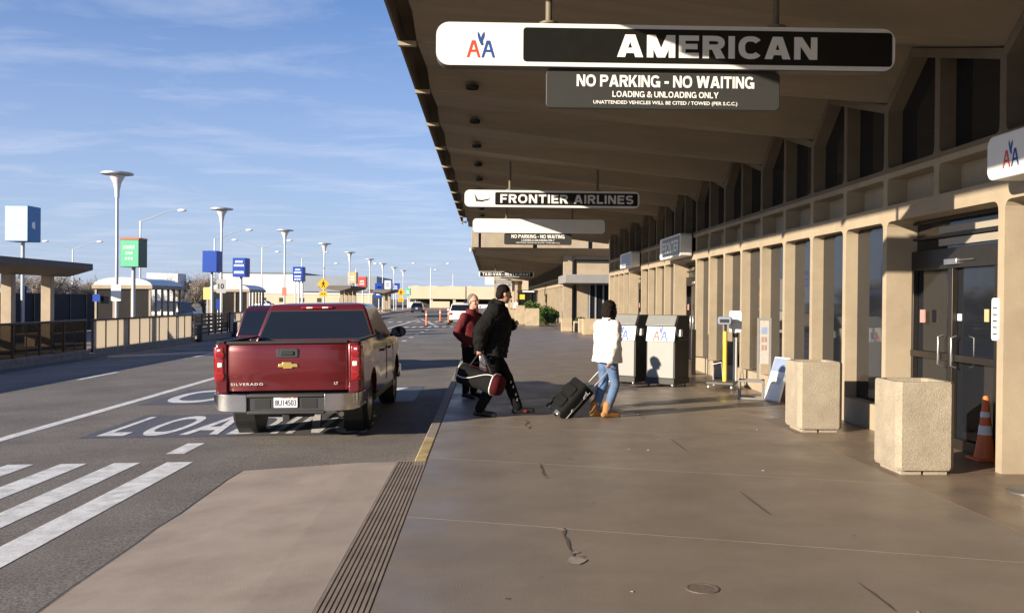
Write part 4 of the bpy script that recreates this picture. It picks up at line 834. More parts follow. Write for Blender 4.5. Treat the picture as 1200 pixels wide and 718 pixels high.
# bed sides, cab sides and front fenders
for s in (-1, 1):
    xf = lambda y, z: 0.975 - 0.045*max(0, (z-0.95)/0.35)**2 - 0.05*max(0, (0.75-z)/0.35)**2 - 0.10*max(0, (0.20-y)/0.14)**2 + 0.012*math.exp(-((y-RA)/0.5)**2)*(1 if z < 0.98 else 0.3)
    mb = MB(); skin_side(mb, s, span(0.06, 1.99, 44), lambda y: arch(y, RA, 0.47, 0.50, 0.42), lambda y: 1.30, xf); part('bed_side', mb, maroon, truck, smooth=40)
    xc = lambda y, z: 0.965 - 0.05*max(0, (z-0.95)/0.35)**2 - 0.06*max(0, (0.7-z)/0.35)**2 - 0.16*max(0, (y-5.1)/0.5)**2 + 0.012*math.exp(-((y-FA)/0.5)**2)
    mb = MB(); skin_side(mb, s, span(2.02, 5.55, 70), lambda y: arch(y, FA, 0.47, 0.46, 0.42), lambda y: 1.22 if y < 4.1 else 1.22-0.10*(y-4.1)/1.45, xc); part('cab_side', mb, maroon, truck, smooth=40)
    for y in (3.02, 4.02): part('door_gap', MB().box(s*0.9675-0.004, s*0.9675+0.004, y, y+0.012, 0.56, 1.16), blackm, truck)
    for y in (2.30, 3.20): part('door_handle', MB().box(s*0.985-0.018, s*0.985+0.018, y, y+0.20, 1.055, 1.095), chrome if False else dgrey, truck, bev=0.012)
    part('rocker', MB().box(s*0.90-0.04, s*0.90+0.04, 1.75, 4.1, 0.36, 0.47), dgrey, truck, bev=0.02)
    part('bed_rail_cap', MB().box(s*0.885-0.055, s*0.885+0.055, 0.10, 1.99, 1.298, 1.325), tarp, truck, bev=0.01)
    # corner post with tail light
    part('corner_post', MB().prism([(s*0.785, 0.05), (s*0.93, 0.05), (s*0.955, 0.10), (s*0.955, 0.30), (s*0.785, 0.30)], 0.64, 1.295, 'z'), maroon, truck, bev=0.02)
    lamp_ = part('tail_light', MB().prism([(s*0.825, 0.038), (s*0.935, 0.038), (s*0.970, 0.075), (s*0.978, 0.24), (s*0.94, 0.26), (s*0.825, 0.06)], 0.80, 1.255, 'z'), redlens, truck, bev=0.02, segs=3)
    part('reverse_lens', MB().box(s*0.878-0.035, s*0.878+0.035, 0.026, 0.05, 0.985, 1.05), whitelens, lamp_, bev=0.012)
    for zz in (0.88, 1.15): part('lens_ring', MB().lathe([(0.045, 0), (0.052, 0.01), (0.03, 0.012)], 16, Matrix.Translation((s*0.878, 0.036, zz)) @ Matrix.Rotation(math.pi/2, 4, 'X')), redlens, lamp_, smooth=40)
    part('lens_glint', MB().box(s*0.89-0.025, s*0.89+0.025, 0.03, 0.05, 1.19, 1.225), whitelens, lamp_, bev=0.01)
    # bumper ends
    part('bumper_end', MB().loft([[(s*x, y0, z0), (s*x, y0, z1), (s*x, y1, z1), (s*x, y1, z0)] for x, y0, y1, z0, z1 in ((0.50, -0.13, 0.05, 0.415, 0.645), (0.70, -0.125, 0.05, 0.42, 0.648), (0.86, -0.09, 0.08, 0.43, 0.65), (0.945, -0.02, 0.14, 0.45, 0.65), (0.975, 0.10, 0.40, 0.47, 0.645), (0.965, 0.40, 0.41, 0.49, 0.63))]), chrome, truck, bev=0.018, segs=3)
    mir = part('mirror', MB().ell((s*1.08, 3.93, 1.30), (0.13, 0.07, 0.095), 14, 8), blackm, truck, smooth=60)
    part('mirror_arm', MB().tube([(s*0.93, 3.98, 1.24), (s*1.02, 3.96, 1.27)], 0.03), blackm, mir); part('mirror_glass', MB().box(s*1.08-0.10, s*1.08+0.10, 3.855, 3.862, 1.235, 1.365), carglass, mir)
    # side windows
    for (y0, y1, ya, yb) in ((2.28, 2.98, 2.36, 2.98), (3.08, 4.02, 3.08, 3.60)):
        def gx(z): return 0.918 - (z-1.20)*0.36
        z0, z1 = 1.235, 1.665
        mb = MB(); mb.add([(s*(gx(z0)+.010), y0, z0), (s*(gx(z0)+.010), y1, z0), (s*(gx(z1)+.010), yb, z1), (s*(gx(z1)+.010), ya, z1)], [(0,1,2,3)]); part('side_window', mb, carglass, truck)
        mb = MB(); P = [(y0-.02,z0-.02),(y1+.02,z0-.02),(yb+.02,z1+.03),(ya-.02,z1+.03)]; mb.add([(s*(gx(z)+.005), y, z) for y, z in P], [(0,1,2,3)]); part('window_trim', mb, blackm, truck)
# tailgate
G = []
for i in range(13):
    z = 0.675 + (1.285-0.675)*i/12; f = (z-0.675)/0.61
    y = 0.045 + (0.020 if f < 0.16 else 0.020*math.cos((f-0.16)/0.2*math.pi/2) if f < 0.36 else 0) - 0.012*math.sin(f*math.pi) + (0.02 if f > .97 else 0)
    G.append([(x, y + (0.02 if abs(x) > 0.75 else 0), z) for x in (-0.775, -0.755, -0.72, -0.4, 0, 0.4, 0.72, 0.755, 0.775)])
mb = MB(); mb.loft(G, cap=False, closed=False); mb.box(-0.775, 0.775, 0.075, 0.12, 0.68, 1.28); tg = part('tailgate', mb, maroon, truck, smooth=50)
part('tailgate_cap', MB().box(-0.79, 0.79, 0.030, 0.14, 1.284, 1.322), tarp, tg, bev=0.012)
hb = part('handle_bezel', MB().prism(rrect(0.28, 0.115, 0.02, 3, 0.0, 1.165), 0.020, 0.04, 'y'), dgrey, tg, bev=0.006)
part('handle_lever', MB().prism(rrect(0.17, 0.055, 0.015, 3, 0.0, 1.165), 0.006, 0.022, 'y'), blackm, tg, bev=0.005)
part('badge', MB().prism([(-.125,-.022),(-.055,-.022),(-.055,-.042),(.065,-.042),(.065,-.022),(.140,-.022),(.125,.022),(.055,.022),(.055,.042),(-.065,.042),(-.065,.022),(-.110,.022)], 0.018, 0.034, 'y', Matrix.Translation((0, 0, 1.005))), gold, tg, bev=0.004)
part('lettering', text('SILVERADO', 0.42, 0.034, NY((-0.53, 0.034, 0.765)), 0.008, 0.02, 1.3), mat('badge_silver', (.62,.60,.57), .45, 0, metal=.3), tg); part('lettering', text('LT', 0.05, 0.034, NY((0.63, 0.034, 0.765)), 0.008, 0.02), mat('badge_silver', (.62,.60,.57)), tg)
# bumper centre, plate, hitch
bc = part('bumper_step', MB().box(-0.51, 0.51, -0.10, 0.08, 0.40, 0.640).box(-0.5, 0.5, -0.13, -0.08, 0.600, 0.646), dgrey, truck, bev=0.015)
part('bumper_lower', MB().box(-0.50, 0.50, -0.125, 0.06, 0.385, 0.43), dgrey, bc, bev=0.012)
for x in (-0.30, 0.30): part('step_recess', MB().box(x-0.10, x+0.10, -0.106, -0.098, 0.46, 0.58), blackm, bc)
lp = part('license_plate', MB().prism(rrect(0.305, 0.150, 0.012, 2, 0, 0.545), -0.118, -0.110, 'y'), platew, truck)
part('lettering', text('8U14503', 0.27, 0.075, NY((0, -0.118, 0.533)), 0.003, 0.01), mat('plate_ink', (0.05, 0.06, 0.16), 0.5, 0), lp); part('lettering', text('California', 0.14, 0.026, NY((0, -0.118, 0.600)), 0.003), redl, lp); part('month_sticker', MB().box(0.10, 0.14, -0.1215, -0.119, 0.590, 0.612), redl, lp)
part('hitch_receiver', MB().box(-0.045, 0.045, -0.10, 0.3, 0.305, 0.375).box(-0.3, 0.3, 0.2, 0.28, 0.31, 0.36), blackm, truck, bev=0.006)
part('exhaust_pipe', MB().tube([(0.55, 1.0, 0.36), (0.60, 0.35, 0.36), (0.68, 0.12, 0.35)], 0.035), steel, truck, smooth=40)
part('chassis', MB().box(-0.45, 0.45, 0.3, 5.3, 0.36, 0.50).box(-0.85, 0.85, 0.30, 5.4, 0.50, 0.72), tarp, truck)
part('rear_axle', MB().tube([(-0.75, RA, WR), (0.75, RA, WR)], 0.05).ell((0, RA, WR), (0.16, 0.16, 0.16)), tarp, truck)
part('bed_floor', MB().box(-0.86, 0.86, 0.13, 1.98, 0.73, 0.78), tarp, truck); 
# cab greenhouse
mb = MB(); mb.loft([[(-0.925, 2.03, 1.20), (0.925, 2.03, 1.20), (0.93, 4.30, 1.20), (-0.93, 4.30, 1.20)], [(-0.90, 2.035, 1.27), (0.90, 2.035, 1.27), (0.905, 4.2, 1.27), (-0.905, 4.2, 1.27)], [(-0.755, 2.20, 1.70), (0.755, 2.20, 1.70), (0.755, 3.62, 1.70), (-0.755, 3.62, 1.70)], [(-0.70, 2.26, 1.785), (0.70, 2.26, 1.785), (0.70, 3.45, 1.785), (-0.70, 3.45, 1.785)], [(-0.45, 2.40, 1.81), (0.45, 2.40, 1.81), (0.45, 3.25, 1.81), (-0.45, 3.25, 1.81)]])
cab = part('cab', mb, maroon, truck, bev=0.03, segs=3); part('cab_back', MB().box(-0.93, 0.93, 2.025, 2.06, 0.6, 1.20), maroon, truck)
def back_pt(x, z): return (x, 2.035 + (z-1.27)*0.165/0.43 - 0.008, z)
mb = MB(); mb.add([back_pt(-0.845, 1.275), back_pt(0.845, 1.275), back_pt(0.70, 1.685), back_pt(-0.70, 1.685)], [(0,1,2,3)]); part('rear_window', mb, carglass, truck)
mb = MB(); P = [(-0.865, 1.262), (0.865, 1.262), (0.715, 1.70), (-0.715, 1.70)]; mb.add([(x, back_pt(x, z)[1]+0.004, z) for x, z in P], [(0,1,2,3)]); part('window_seal', mb, blackm, truck)
bl = part('brake_light', MB().box(-0.24, 0.24, 2.185, 2.22, 1.722, 1.757), redlens, truck, bev=0.01)
for x in (-0.11, 0.13): part('cargo_lamp', MB().box(x-0.05, x+0.05, 2.178, 2.2, 1.726, 1.752), whitelens, bl, bev=0.008)
mb = MB(); mb.add([(-0.86, 4.19, 1.29), (0.86, 4.19, 1.29), (0.70, 3.63, 1.69), (-0.70, 3.63, 1.69)], [(0,1,2,3)]); part('windshield', mb, carglass, truck)
mb = MB(); mb.loft([[(-0.90, 4.25, 1.18), (0.90, 4.25, 1.18), (0.90, 4.25, 0.6), (-0.90, 4.25, 0.6)], [(-0.88, 5.2, 1.12), (0.88, 5.2, 1.12), (0.88, 5.2, 0.6), (-0.88, 5.2, 0.6)], [(-0.80, 5.55, 1.02), (0.80, 5.55, 1.02), (0.80, 5.55, 0.6), (-0.80, 5.55, 0.6)]]); part('hood', mb, maroon, truck, bev=0.04)
part('grille', MB().box(-0.78, 0.78, 5.53, 5.60, 0.68, 1.0), dgrey, truck, bev=0.02); part('front_bumper', MB().box(-0.95, 0.95, 5.40, 5.72, 0.40, 0.64), chrome, truck, bev=0.04)
for s in (-1, 1):
    wheel(truck, s*0.80, RA, WR, 0.27, s); wheel(truck, s*0.80, FA, WR, 0.27, s)
    part('wheel_well', MB().lathe([(0.10, -0.17), (0.465, -0.17), (0.465, 0.10)], 24, Matrix.Translation((s*0.78, RA, 0.42)) @ Matrix.Rotation(math.pi/2*s, 4, 'Y'), cap=False), blackm, truck)

def car(lab, x, y, paint_, L_=4.4, W=1.78, Hh=1.46, suv=False, gl=None, rz_=0.0, n='car', cat='car', z=None, group=None):
    t = thing(n, lab, cat, (x, y, rz(x) if z is None else z), rz_, group); gl = gl or carglass
    w = W/2; belt = Hh*.62 if not suv else Hh*.58
    # body: loft of rounded cross sections along the length
    def sec(yy, hw, zb, zt): return [(-hw*.86, yy, zb), (-hw*.98, yy, zb+.10), (-hw, yy, (zb+zt)/2), (-hw*.95, yy, zt-.06), (-hw*.82, yy, zt), (hw*.82, yy, zt), (hw*.95, yy, zt-.06), (hw, yy, (zb+zt)/2), (hw*.98, yy, zb+.10), (hw*.86, yy, zb)]
    tail = belt if suv else belt*1.02
    part('body', MB().loft([sec(0, w*.88, .34, tail*.90), sec(.08, w*.95, .26, tail*.98), sec(.5, w, .22, tail), sec(L_*.45, w, .22, belt), sec(L_*.72, w, .22, belt*.97), sec(L_*.92, w*.95, .24, belt*.82), sec(L_, w*.82, .32, belt*.66)]), paint_, t, smooth=40)
    y0, y1, y2, y3 = (.10, .42, L_*.50, L_*.70) if suv else (.55, 1.25, L_*.50, L_*.72)
    part('cabin', MB().loft([[(-w*.93, y0, belt-.05), (w*.93, y0, belt-.05), (w*.93, y3, belt-.05), (-w*.93, y3, belt-.05)], [(-w*.76, y1-.12, Hh-.10), (w*.76, y1-.12, Hh-.10), (w*.76, y2+.15, Hh-.10), (-w*.76, y2+.15, Hh-.10)], [(-w*.62, y1+.05, Hh), (w*.62, y1+.05, Hh), (w*.62, y2-.05, Hh), (-w*.62, y2-.05, Hh)]]), paint_, t, bev=.04, segs=3)
    zt = Hh-.13; k = (zt-belt+.0)/(Hh-.10-belt+.05)
    yb0 = y0+(y1-.12-y0)*.10; yb1 = y0+(y1-.12-y0)*k
    mb = MB(); mb.add([(-w*.84, yb0-.014, belt+.01), (w*.84, yb0-.014, belt+.01), (w*.70, yb1-.014, zt), (-w*.70, yb1-.014, zt)], [(0,1,2,3)]); part('rear_window', mb, gl, t)
    for s in (-1, 1):
        xs = lambda z: s*(w*.93+(w*.76-w*.93)*(z-belt+.05)/(Hh-.10-belt+.05)+.012)
        mid = (y0+y3)/2
        for a0, a1, b0, b1 in ((y0+.22, mid-.05, y1+.0, mid-.05), (mid+.05, y3-.25, mid+.05, y2+.05)):
            mb = MB(); mb.add([(xs(belt), a0, belt), (xs(belt), a1, belt), (xs(zt), b1, zt), (xs(zt), b0, zt)], [(0,1,2,3)]); part('side_window', mb, gl, t)
        part('tail_light', MB().box(s*w*.76-.15*w, s*w*.76+.15*w, -.01, .12, belt*.68, belt*.86), redlens, t, bev=.03)
        part('mirror', MB().ell((s*(w+.10), y3-.35, belt+.06), (.11,.07,.075)), paint_, t, smooth=60)
        wheel(t, s*(w-.12), L_*.19, Hh*.22, .21, s); wheel(t, s*(w-.12), L_*.80, Hh*.22, .21, s)
    part('bumper', MB().box(-w*.9, w*.9, -.06, .2, .30, .52), paint_ if not suv else dgrey, t, bev=.05)
    part('license_plate', MB().box(-.16, .16, -.075, -.061, .56, .70), platew, t); part('windshield', MB().box(-.01, .01, y3-.1, y3-.09, belt, belt+.01), gl, t)
    return t
car('dark red van ahead and left of the pickup', -5.35, 23.2, dmaroon, 4.9, 1.92, 1.74, True)
car('white sedan seen from behind near the far kerb', -2.2, 72.5, carwhite, 4.6, 1.82, 1.58)
car('dark blue car ahead of the white sedan', -1.9, 98, cardark, 4.5, 1.8, 1.75, True)
car('grey-blue sedan parked at the far end of the median', -10.7, 140, carblue, 4.6, 1.85, 1.5)
for i, (px, y, m, lab, suv) in enumerate(((104, 62, carwhite, 'white van parked behind the butterfly shelter', True), (233, 78, carwhite, 'white car parked left of the yellow board sign', False), (222, 70, cardark, 'dark car parked between the trailer and the yellow board', True), (320, 190, carwhite, 'white car far away in front of the white warehouse', False))):
    car(lab, fx(px, y), y, m, 4.6, 1.85, 1.8 if suv else 1.5, suv, rz_=R(70), z=-0.42, group='parked cars beyond the median')
orangep = mat('orange_plastic', (0.75, 0.16, 0.035), 0.5, 0.05, 10)
for i, (x, y, lab) in enumerate(((-4.35, 66, 'tall orange delineator post left of the white sedan, the nearest'), (-3.95, 77, 'orange delineator post between the nearest one and the white sedan'), (-2.95, 69.5, 'orange delineator post just left of the white sedan'))):
    t = thing('delineator_post', lab, 'delineator', (x, y, rz(x)), 0, 'orange delineator posts on the road')
    part('base', MB().lathe([(.20, 0), (.20, .05), (.12, .08)], 8), blackrub, t); part('post', MB().lathe([(.06, .08), (.055, 1.05), (.03, 1.09)], 12), orangep, t, smooth=40); part('reflective_band', MB().lathe([(.0625, .78), (.0625, .88)], 12), signwhite, t)

# ================================================================== things on the sidewalk
def concrete_planter(lab, x, y):
    t = thing('planter', lab, 'planter', (x+.30, y+.32, 0), 0, 'square aggregate planters by the doors'); s, h_, c = .295, .92, .05
    def oct_(s, z): return [(-s+c,-s,z),(s-c,-s,z),(s,-s+c,z),(s,s-c,z),(s-c,s,z),(-s+c,s,z),(-s,s-c,z),(-s,-s+c,z)]
    part('box', MB().loft([oct_(s*.965,.045), oct_(s,.075), oct_(s,h_-.02), oct_(s*.97,h_), oct_(s*.80,h_), oct_(s*.79,h_-.09)]), aggr, t, smooth=25)
    part('foot', MB().box(-s*.78, -.03, -s*.84, s*.84, 0, .046).box(.0, s*.78, -s*.84, s*.84, 0, .046), aggr, t)
    part('sand', MB().box(-s*.72, s*.72, -s*.72, s*.72, h_-.12, h_-.07), mat('dark_soil', (.05,.04,.03), .95, .2, 30), t)
concrete_planter('square aggregate planter in front of the glass doors, nearer of the two', 4.04, 9.14)
concrete_planter('square aggregate planter beside the leaning board, farther of the two', 4.05, 12.12)
# traffic cone in the door recess
t = thing('traffic_cone', 'orange traffic cone with white bands in the doorway', 'cone', (5.42, 10.08, 0)); part('base', MB().box(-.15,.15,-.15,.15,0,.03), orangep, t, bev=.01); part('cone', MB().lathe([(.115,.03),(.07,.30),(.03,.68),(.02,.70)], 20), orangep, t, smooth=40)
for z0, z1 in ((.28,.38), (.47,.53)): part('white_band', MB().lathe([(.1185-.1667*(z0-.03) if z0 < .3 else .0735-.1053*(z0-.30), z0), (.0735-.1053*max(0, z1-.30), z1)], 20, cap=False), signwhite, t, smooth=40)
# plates on the column by the door
for y, z0, z1, lab in ((9.40, 1.33, 1.76, 'tall white notice plate on the column beside the glass doors'), (8.75, .95, 1.35, 'white notice plate at the right edge of the picture')):
    t = thing('notice_plate', lab, 'sign', (WX-.012, y, z0)); part('plate', MB().prism(rrect(.13, z1-z0, .03, 3, 0, (z1-z0)/2), 0, .01, 'x'), signwhite, t)
    for i in range(5): part('text_line', MB().box(-.002, -.0005, -.04, .04, .06+.065*i, .075+.065*i), signgrey, t)
t = thing('stanchion', 'round grey stanchion base at the lower right edge', 'stanchion', (4.92, 8.35, 0)); part('base', MB().lathe([(.21,0),(.21,.015),(.17,.035),(.03,.045)], 28), mat('base_grey', (.16,.15,.14), .4, .1, 10, metal=.5), t, smooth=40); part('pole', MB().lathe([(.03,.045),(.03,.95),(.045,.97),(.03,1.0)], 14), steel, t, smooth=40)
t = thing('travel_bag', 'dark green bag on the floor at the right edge', 'bag', (4.00, 6.25, 0)); part('body', MB().loft([[(x*k, y0, z) for x, z in rrect(.50, .30, .12, 4, 0, .17)] for y0, k in ((-.18,.8),(-.14,1),(.14,1),(.18,.8))]), mat('dark_green_fabric', (.018,.035,.022), .85, .15, 30, .3, 200), t, smooth=50); part('handle', MB().tube([(-.12,0,.31),(-.08,0,.42),(.08,0,.42),(.12,0,.31)], .015), blackrub, t, smooth=40)
# check-in kiosks
kg = mat('kiosk_grey', (.28,.275,.262), .5, .04, 6); kl = mat('kiosk_light', (.70,.70,.67), .45, .03, 6); kd = mat('kiosk_dark', (.035,.034,.033), .6, .08, 10)
def kiosk(lab, x, y, ang):
    t = thing('checkin_kiosk', lab, 'kiosk', (x, y, 0), ang, 'grey check-in kiosks'); w_, d_ = .29, .34
    part('base', MB().box(-w_-.03, w_+.03, -d_-.02, d_, .05, .17), kd, t, bev=.01)
    for cx_ in (-w_+.02, w_-.02):
        for cy_ in (-d_+.04, d_-.06): part('castor', MB().lathe([(.045,-.015),(.045,.015)], 12, Matrix.Translation((cx_, cy_, .045)) @ Matrix.Rotation(math.pi/2,4,'Y')), steel, t)
    part('cabinet', MB().box(-w_, w_, -d_+.01, d_-.02, .172, .90), kg, t, bev=.012)
    part('side_panel', MB().box(w_+.002, w_+.02, -d_+.03, d_-.01, .172, 1.02).box(-w_-.02, -w_-.002, -d_+.03, d_-.01, .172, 1.02), kd, t)
    part('screen_front', MB().prism([(-d_-.015,.90),(-d_+.02,.90),(-d_+.10,1.20),(-d_+.055,1.21)], -w_-.02, w_+.02, 'x'), kl, t, bev=.006)
    part('hood', MB().prism([(-d_+.0,1.20),(-d_-.02,1.22),(-d_+.10,1.42),(d_-.10,1.42),(d_-.04,1.36),(d_-.04,.92),(-d_+.16,.92),(-d_+.16,1.20)], -w_-.03, w_+.03, 'x'), mat('kiosk_hood', (.20,.20,.195), .5, .05, 8), t, bev=.012)
    part('hood_side', MB().prism([(-d_+.03,1.20),(-d_+.12,1.40),(d_-.12,1.40),(d_-.06,1.34),(d_-.06,.93),(-d_+.10,.93)], w_+.031, w_+.045, 'x'), kd, t)
    Mn = frame((0, -d_-.0195, .910), (1,0,0), (0,.2204,.9754), (0,-.9754,.2204)); aa_logo(t, Mn, .195)
    part('card_reader', MB().box(w_+.03, w_+.10, -.22, -.12, 1.0, 1.14), kl, t, bev=.01)
kiosk('grey check-in kiosk with AA logo, the right-hand one', 3.62, 18.85, R(-37))
kiosk('grey check-in kiosk with AA logo partly hidden behind the woman in white', 2.92, 19.35, R(-37))
# luggage scale
t = thing('luggage_scale', 'luggage scale with yellow post and blue-grey display beside the wall', 'scale', (4.62, 18.2, 0), R(-25))
part('platform', MB().box(-.30,.22,-.30,.30,.10,.15), mat('scale_deck', (.10,.095,.09), .5, .1, 20, metal=.5), t, bev=.01)
for x, y in ((-.26,-.26),(.18,-.26),(-.26,.26),(.18,.26)): part('castor', MB().lathe([(.045,-.015),(.045,.015)], 12, Matrix.Translation((x,y,.05)) @ Matrix.Rotation(math.pi/2,4,'Y')), steel, t)
part('post', MB().tube([(0,0,.15),(0,0,1.12)], .042, 14), mat('yellow_paint', (.78,.55,.06), .45, .05), t, smooth=40)
part('neck', MB().tube([(0,0,1.12),(0,0,1.26)], .03, 12), blackm, t)
part('display', MB().prism(rrect(.27,.16,.05,4,0,1.33), -.09, .05, 'y'), mat('display_blue_grey', (.18,.22,.30), .4, .08, 20), t, bev=.015); part('display_window', MB().box(-.09,.09,-.098,-.091,1.29,1.36), signblack, t)
part('guard_rail', MB().tube([(-.28,.28,.15),(-.28,.28,.45),(-.12,.28,.50),(-.05,.1,.15)], .014), steel, t, smooth=40)
t = thing('sign_stand', 'white sign panel on a white post beside the luggage scale', 'sign', (4.86, 18.35, 0), R(-20)); part('post', MB().tube([(0,0,.03),(0,0,1.12)], .045, 12), whitep, t, smooth=40); part('collar', MB().lathe([(.05,1.0),(.06,1.06),(.03,1.12)], 12), blackm, t); part('panel', MB().prism(rrect(.24,.42,.04,4,0,1.31), -.03, .02, 'y'), signwhite, t, bev=.006); part('base', MB().lathe([(.16,0),(.16,.03),(.05,.035)], 20), galv, t)
# poster stand with a boxy metal foot
t = thing('poster_stand', 'grey poster stand with boxy metal foot beside the leaning board', 'poster stand', (4.62, 16.35, 0), R(-18))
mb = MB()
for x in (-.20,.20):
    for y in (-.14,.14): mb.box(x-.02,x+.02,y-.02,y+.02,0,.34)
for z in (0.0,.30):
    for y in (-.14,.14): mb.box(-.18,.18,y-.018,y+.018,z+.002,z+.038)
pgal = mat('stand_grey', (.22,.21,.20), .5, .08, 12, metal=.3); part('foot_frame', mb, pgal, t, bev=.004); part('upright', MB().box(.09,.13,-.02,.02,.33,1.42).box(.29,.33,-.02,.02,.33,1.42).box(.10,.32,-.015,.015,1.38,1.42), pgal, t)
part('poster', MB().box(.132,.288,-.012,.0,.62,1.375), mat('poster_grey', (.36,.34,.31), .5, .1, 12), t); part('poster_mark', MB().box(.165,.255,-.016,-.0125,1.14,1.26), mat('poster_blue', (.20,.26,.42), .5, .1), t)
for z in (.86,1.0): part('poster_mark', MB().box(.165,.20,-.016,-.0125,z,z+.09).box(.215,.255,-.016,-.0125,z,z+.09), mat('poster_red', (.28,.17,.14), .5, .1), t)
t = thing('leaning_board', 'white and blue board leaning beside the farther planter', 'board', (4.86, 15.95, 0)); Mt = Matrix.Rotation(R(16), 4, 'Z') @ Matrix.Rotation(R(17), 4, 'Y')
part('board', MB().box(-.03,.02,-.22,.22,0.01,.78, Mt), signwhite, t, bev=.01); part('blue_band', MB().box(-.034,-.031,-.20,.20,.52,.76, Mt), mat('pale_slate', (.22,.28,.42), .5, .08), t); part('print_block', MB().box(-.034,-.031,-.15,.16,.30,.42, Mt), mat('print_grey', (.60,.60,.58), .5, .3, 60), t)
t = thing('post_stand', 'thin dark floor post with wire foot beside the second doors', 'post', (4.75, 21.6, 0)); part('post', MB().box(-.05,.05,-.02,.02,0.0,1.05), bronze, t, bev=.006); part('foot', MB().tube([(0.05,0,.02),(.28,0,.02),(.28,0,.40),(.05,0,.42)], .012), blackm, t, smooth=40)
t = thing('wall_poster', 'small blue-green notice on the glass above the poster stand', 'poster', (5.5, 17.35, 1.55)); part('sheet', MB().box(-.004,.0,-.16,.16,0,.42), mat('teal_poster', (.16,.28,.30), .4, .1, 10), t); part('picture', MB().box(-.006,-.0045,-.12,.12,.05,.2), mat('teal_poster2', (.35,.45,.42), .4, .1, 20), t)
# ================================================================== people
skinm = mat('skin', (0.42, 0.235, 0.155), 0.55, 0.08, 20); skin2 = mat('skin_light', (0.46, 0.255, 0.18), 0.55, 0.08, 20)
def cloth(n, c, r=0.9): return mat(n, c, r, 0.14, 12, 0.35, 160, spec=0.15)
TEX = bpy.data.textures.new('folds', 'CLOUDS'); TEX.noise_scale = 0.11; TEX.noise_depth = 2
TEX2 = bpy.data.textures.new('strands', 'CLOUDS'); TEX2.noise_scale = 0.025; TEX2.noise_depth = 1
def flesh(name, mb, m, parent, vox=0.011, it=6, disp=0.0, tex=None):
    o = part(name, mb, m, parent)
    r = o.modifiers.new('remesh', 'REMESH'); r.mode = 'VOXEL'; r.voxel_size = vox; r.use_smooth_shade = True
    s = o.modifiers.new('smooth', 'SMOOTH'); s.iterations = it; s.factor = 0.5
    if disp:
        d = o.modifiers.new('folds', 'DISPLACE'); d.texture = tex or TEX; d.strength = disp; d.mid_level = 0.5; d.texture_coords = 'LOCAL'
    return o
def mid(a, b, t=0.5): return tuple(Vector(a).lerp(Vector(b), t))
def hand(mb, wrist, d, palm_n, s=1.0, curl=0.5):
    """palm with five bent fingers; d points along the hand, palm_n out of the palm"""
    w = Vector(wrist); d = Vector(d).normalized(); n = Vector(palm_n); n = (n - d*n.dot(d)).normalized(); sd = d.cross(n)
    c = w + d*0.055*s; rot = Matrix((sd, n, d)).transposed()
    mb.ell(tuple(c), (0.040*s, 0.017*s, 0.055*s), 12, 8, rot=rot)
    for i, ln in enumerate((0.070, 0.080, 0.074, 0.058)):
        b = w + d*0.095*s + sd*(0.027-0.018*i)*s; a1 = curl*0.8; a2 = curl*2.0
        p1 = b + (d*math.cos(a1)+n*math.sin(a1))*ln*.5*s; p2 = p1 + (d*math.cos(a2)+n*math.sin(a2))*ln*.5*s
        mb.limb([tuple(b), tuple(p1), tuple(p2)], [0.0095*s, 0.0088*s, 0.0078*s], 8)
    b = w + d*0.03*s + sd*0.035*s; p1 = b + (d*.6+sd*.6+n*.3).normalized()*0.035*s; p2 = p1 + (d*.8+n*.6).normalized()*0.03*s
    mb.limb([tuple(b), tuple(p1), tuple(p2)], [0.012*s, 0.011*s, 0.009*s], 8)
def head(mb, c, yaw, tilt=0.0, s=1.0):
    M = Matrix.Translation(c) @ Matrix.Rotation(yaw, 4, 'Z') @ Matrix.Rotation(tilt, 4, 'X') @ Matrix.Scale(s, 4)
    mb.ell((0,-.008,.03), (.074,.093,.092), 16, 12, M); mb.ell((0,.022,-.035), (.058,.066,.080), 14, 10, M); mb.ell((0,.055,-.085), (.030,.030,.026), 10, 8, M)
    mb.limb([(0,.090,.012), (0,.106,-.018), (0,.100,-.028)], [.010,.015,.013], 8, M)
    for k in (-1, 1):
        mb.ell((k*.075,-.006,-.005), (.010,.020,.030), 8, 6, M); mb.ell((k*.036,.070,-.025), (.02,.02,.02), 8, 6, M)
    mb.ell((0,.082,.032), (.045,.014,.010), 10, 6, M); mb.ell((0,.083,-.058), (.024,.010,.008), 8, 6, M)
    return M
def face_bits(t, M, hairm):
    for k in (-1, 1):
        part('eye', MB().ell((k*.031,.0835,.008), (.013,.007,.007), 10, 6, M), mat('eye_dark', (.03,.022,.018), .2, 0), t, smooth=60)
        part('eyebrow', MB().limb([(k*.016,.092,.030), (k*.046,.082,.032)], [.005,.004], 6, M), hairm, t, smooth=60)
    part('mouth', MB().ell((0,.0905,-.058), (.022,.006,.0035), 10, 6, M), mat('lip', (.27,.13,.10), .6, 0), t, smooth=60)
def shoe(mb, ank, toe, s=1.0, boot=0.0):
    a, t_ = Vector(ank), Vector(toe); d = (t_-a); d.z = 0; d.normalize(); up = (t_-a).z
    heel = a - d*0.055*s; heel.z = a.z-0.055*s
    sole0 = Vector((heel.x, heel.y, heel.z)); e = Vector((t_.x, t_.y, t_.z))
    mb.limb([tuple(sole0), tuple(sole0.lerp(e, .5)+Vector((0,0,.008))), tuple(e)], [(.035*s,.038*s), (.034*s,.046*s), (.026*s,.040*s)], 12)
    mb.limb([tuple(a-d*.02*s-Vector((0,0,.03))), tuple(a+Vector((0,0,.02+boot)))], [.045*s, .045*s+boot*.1], 12)
    mb.limb([tuple(a-Vector((0,0,.02))), tuple(sole0.lerp(e, .62)+Vector((0,0,.012)))], [.042*s, .034*s], 12)
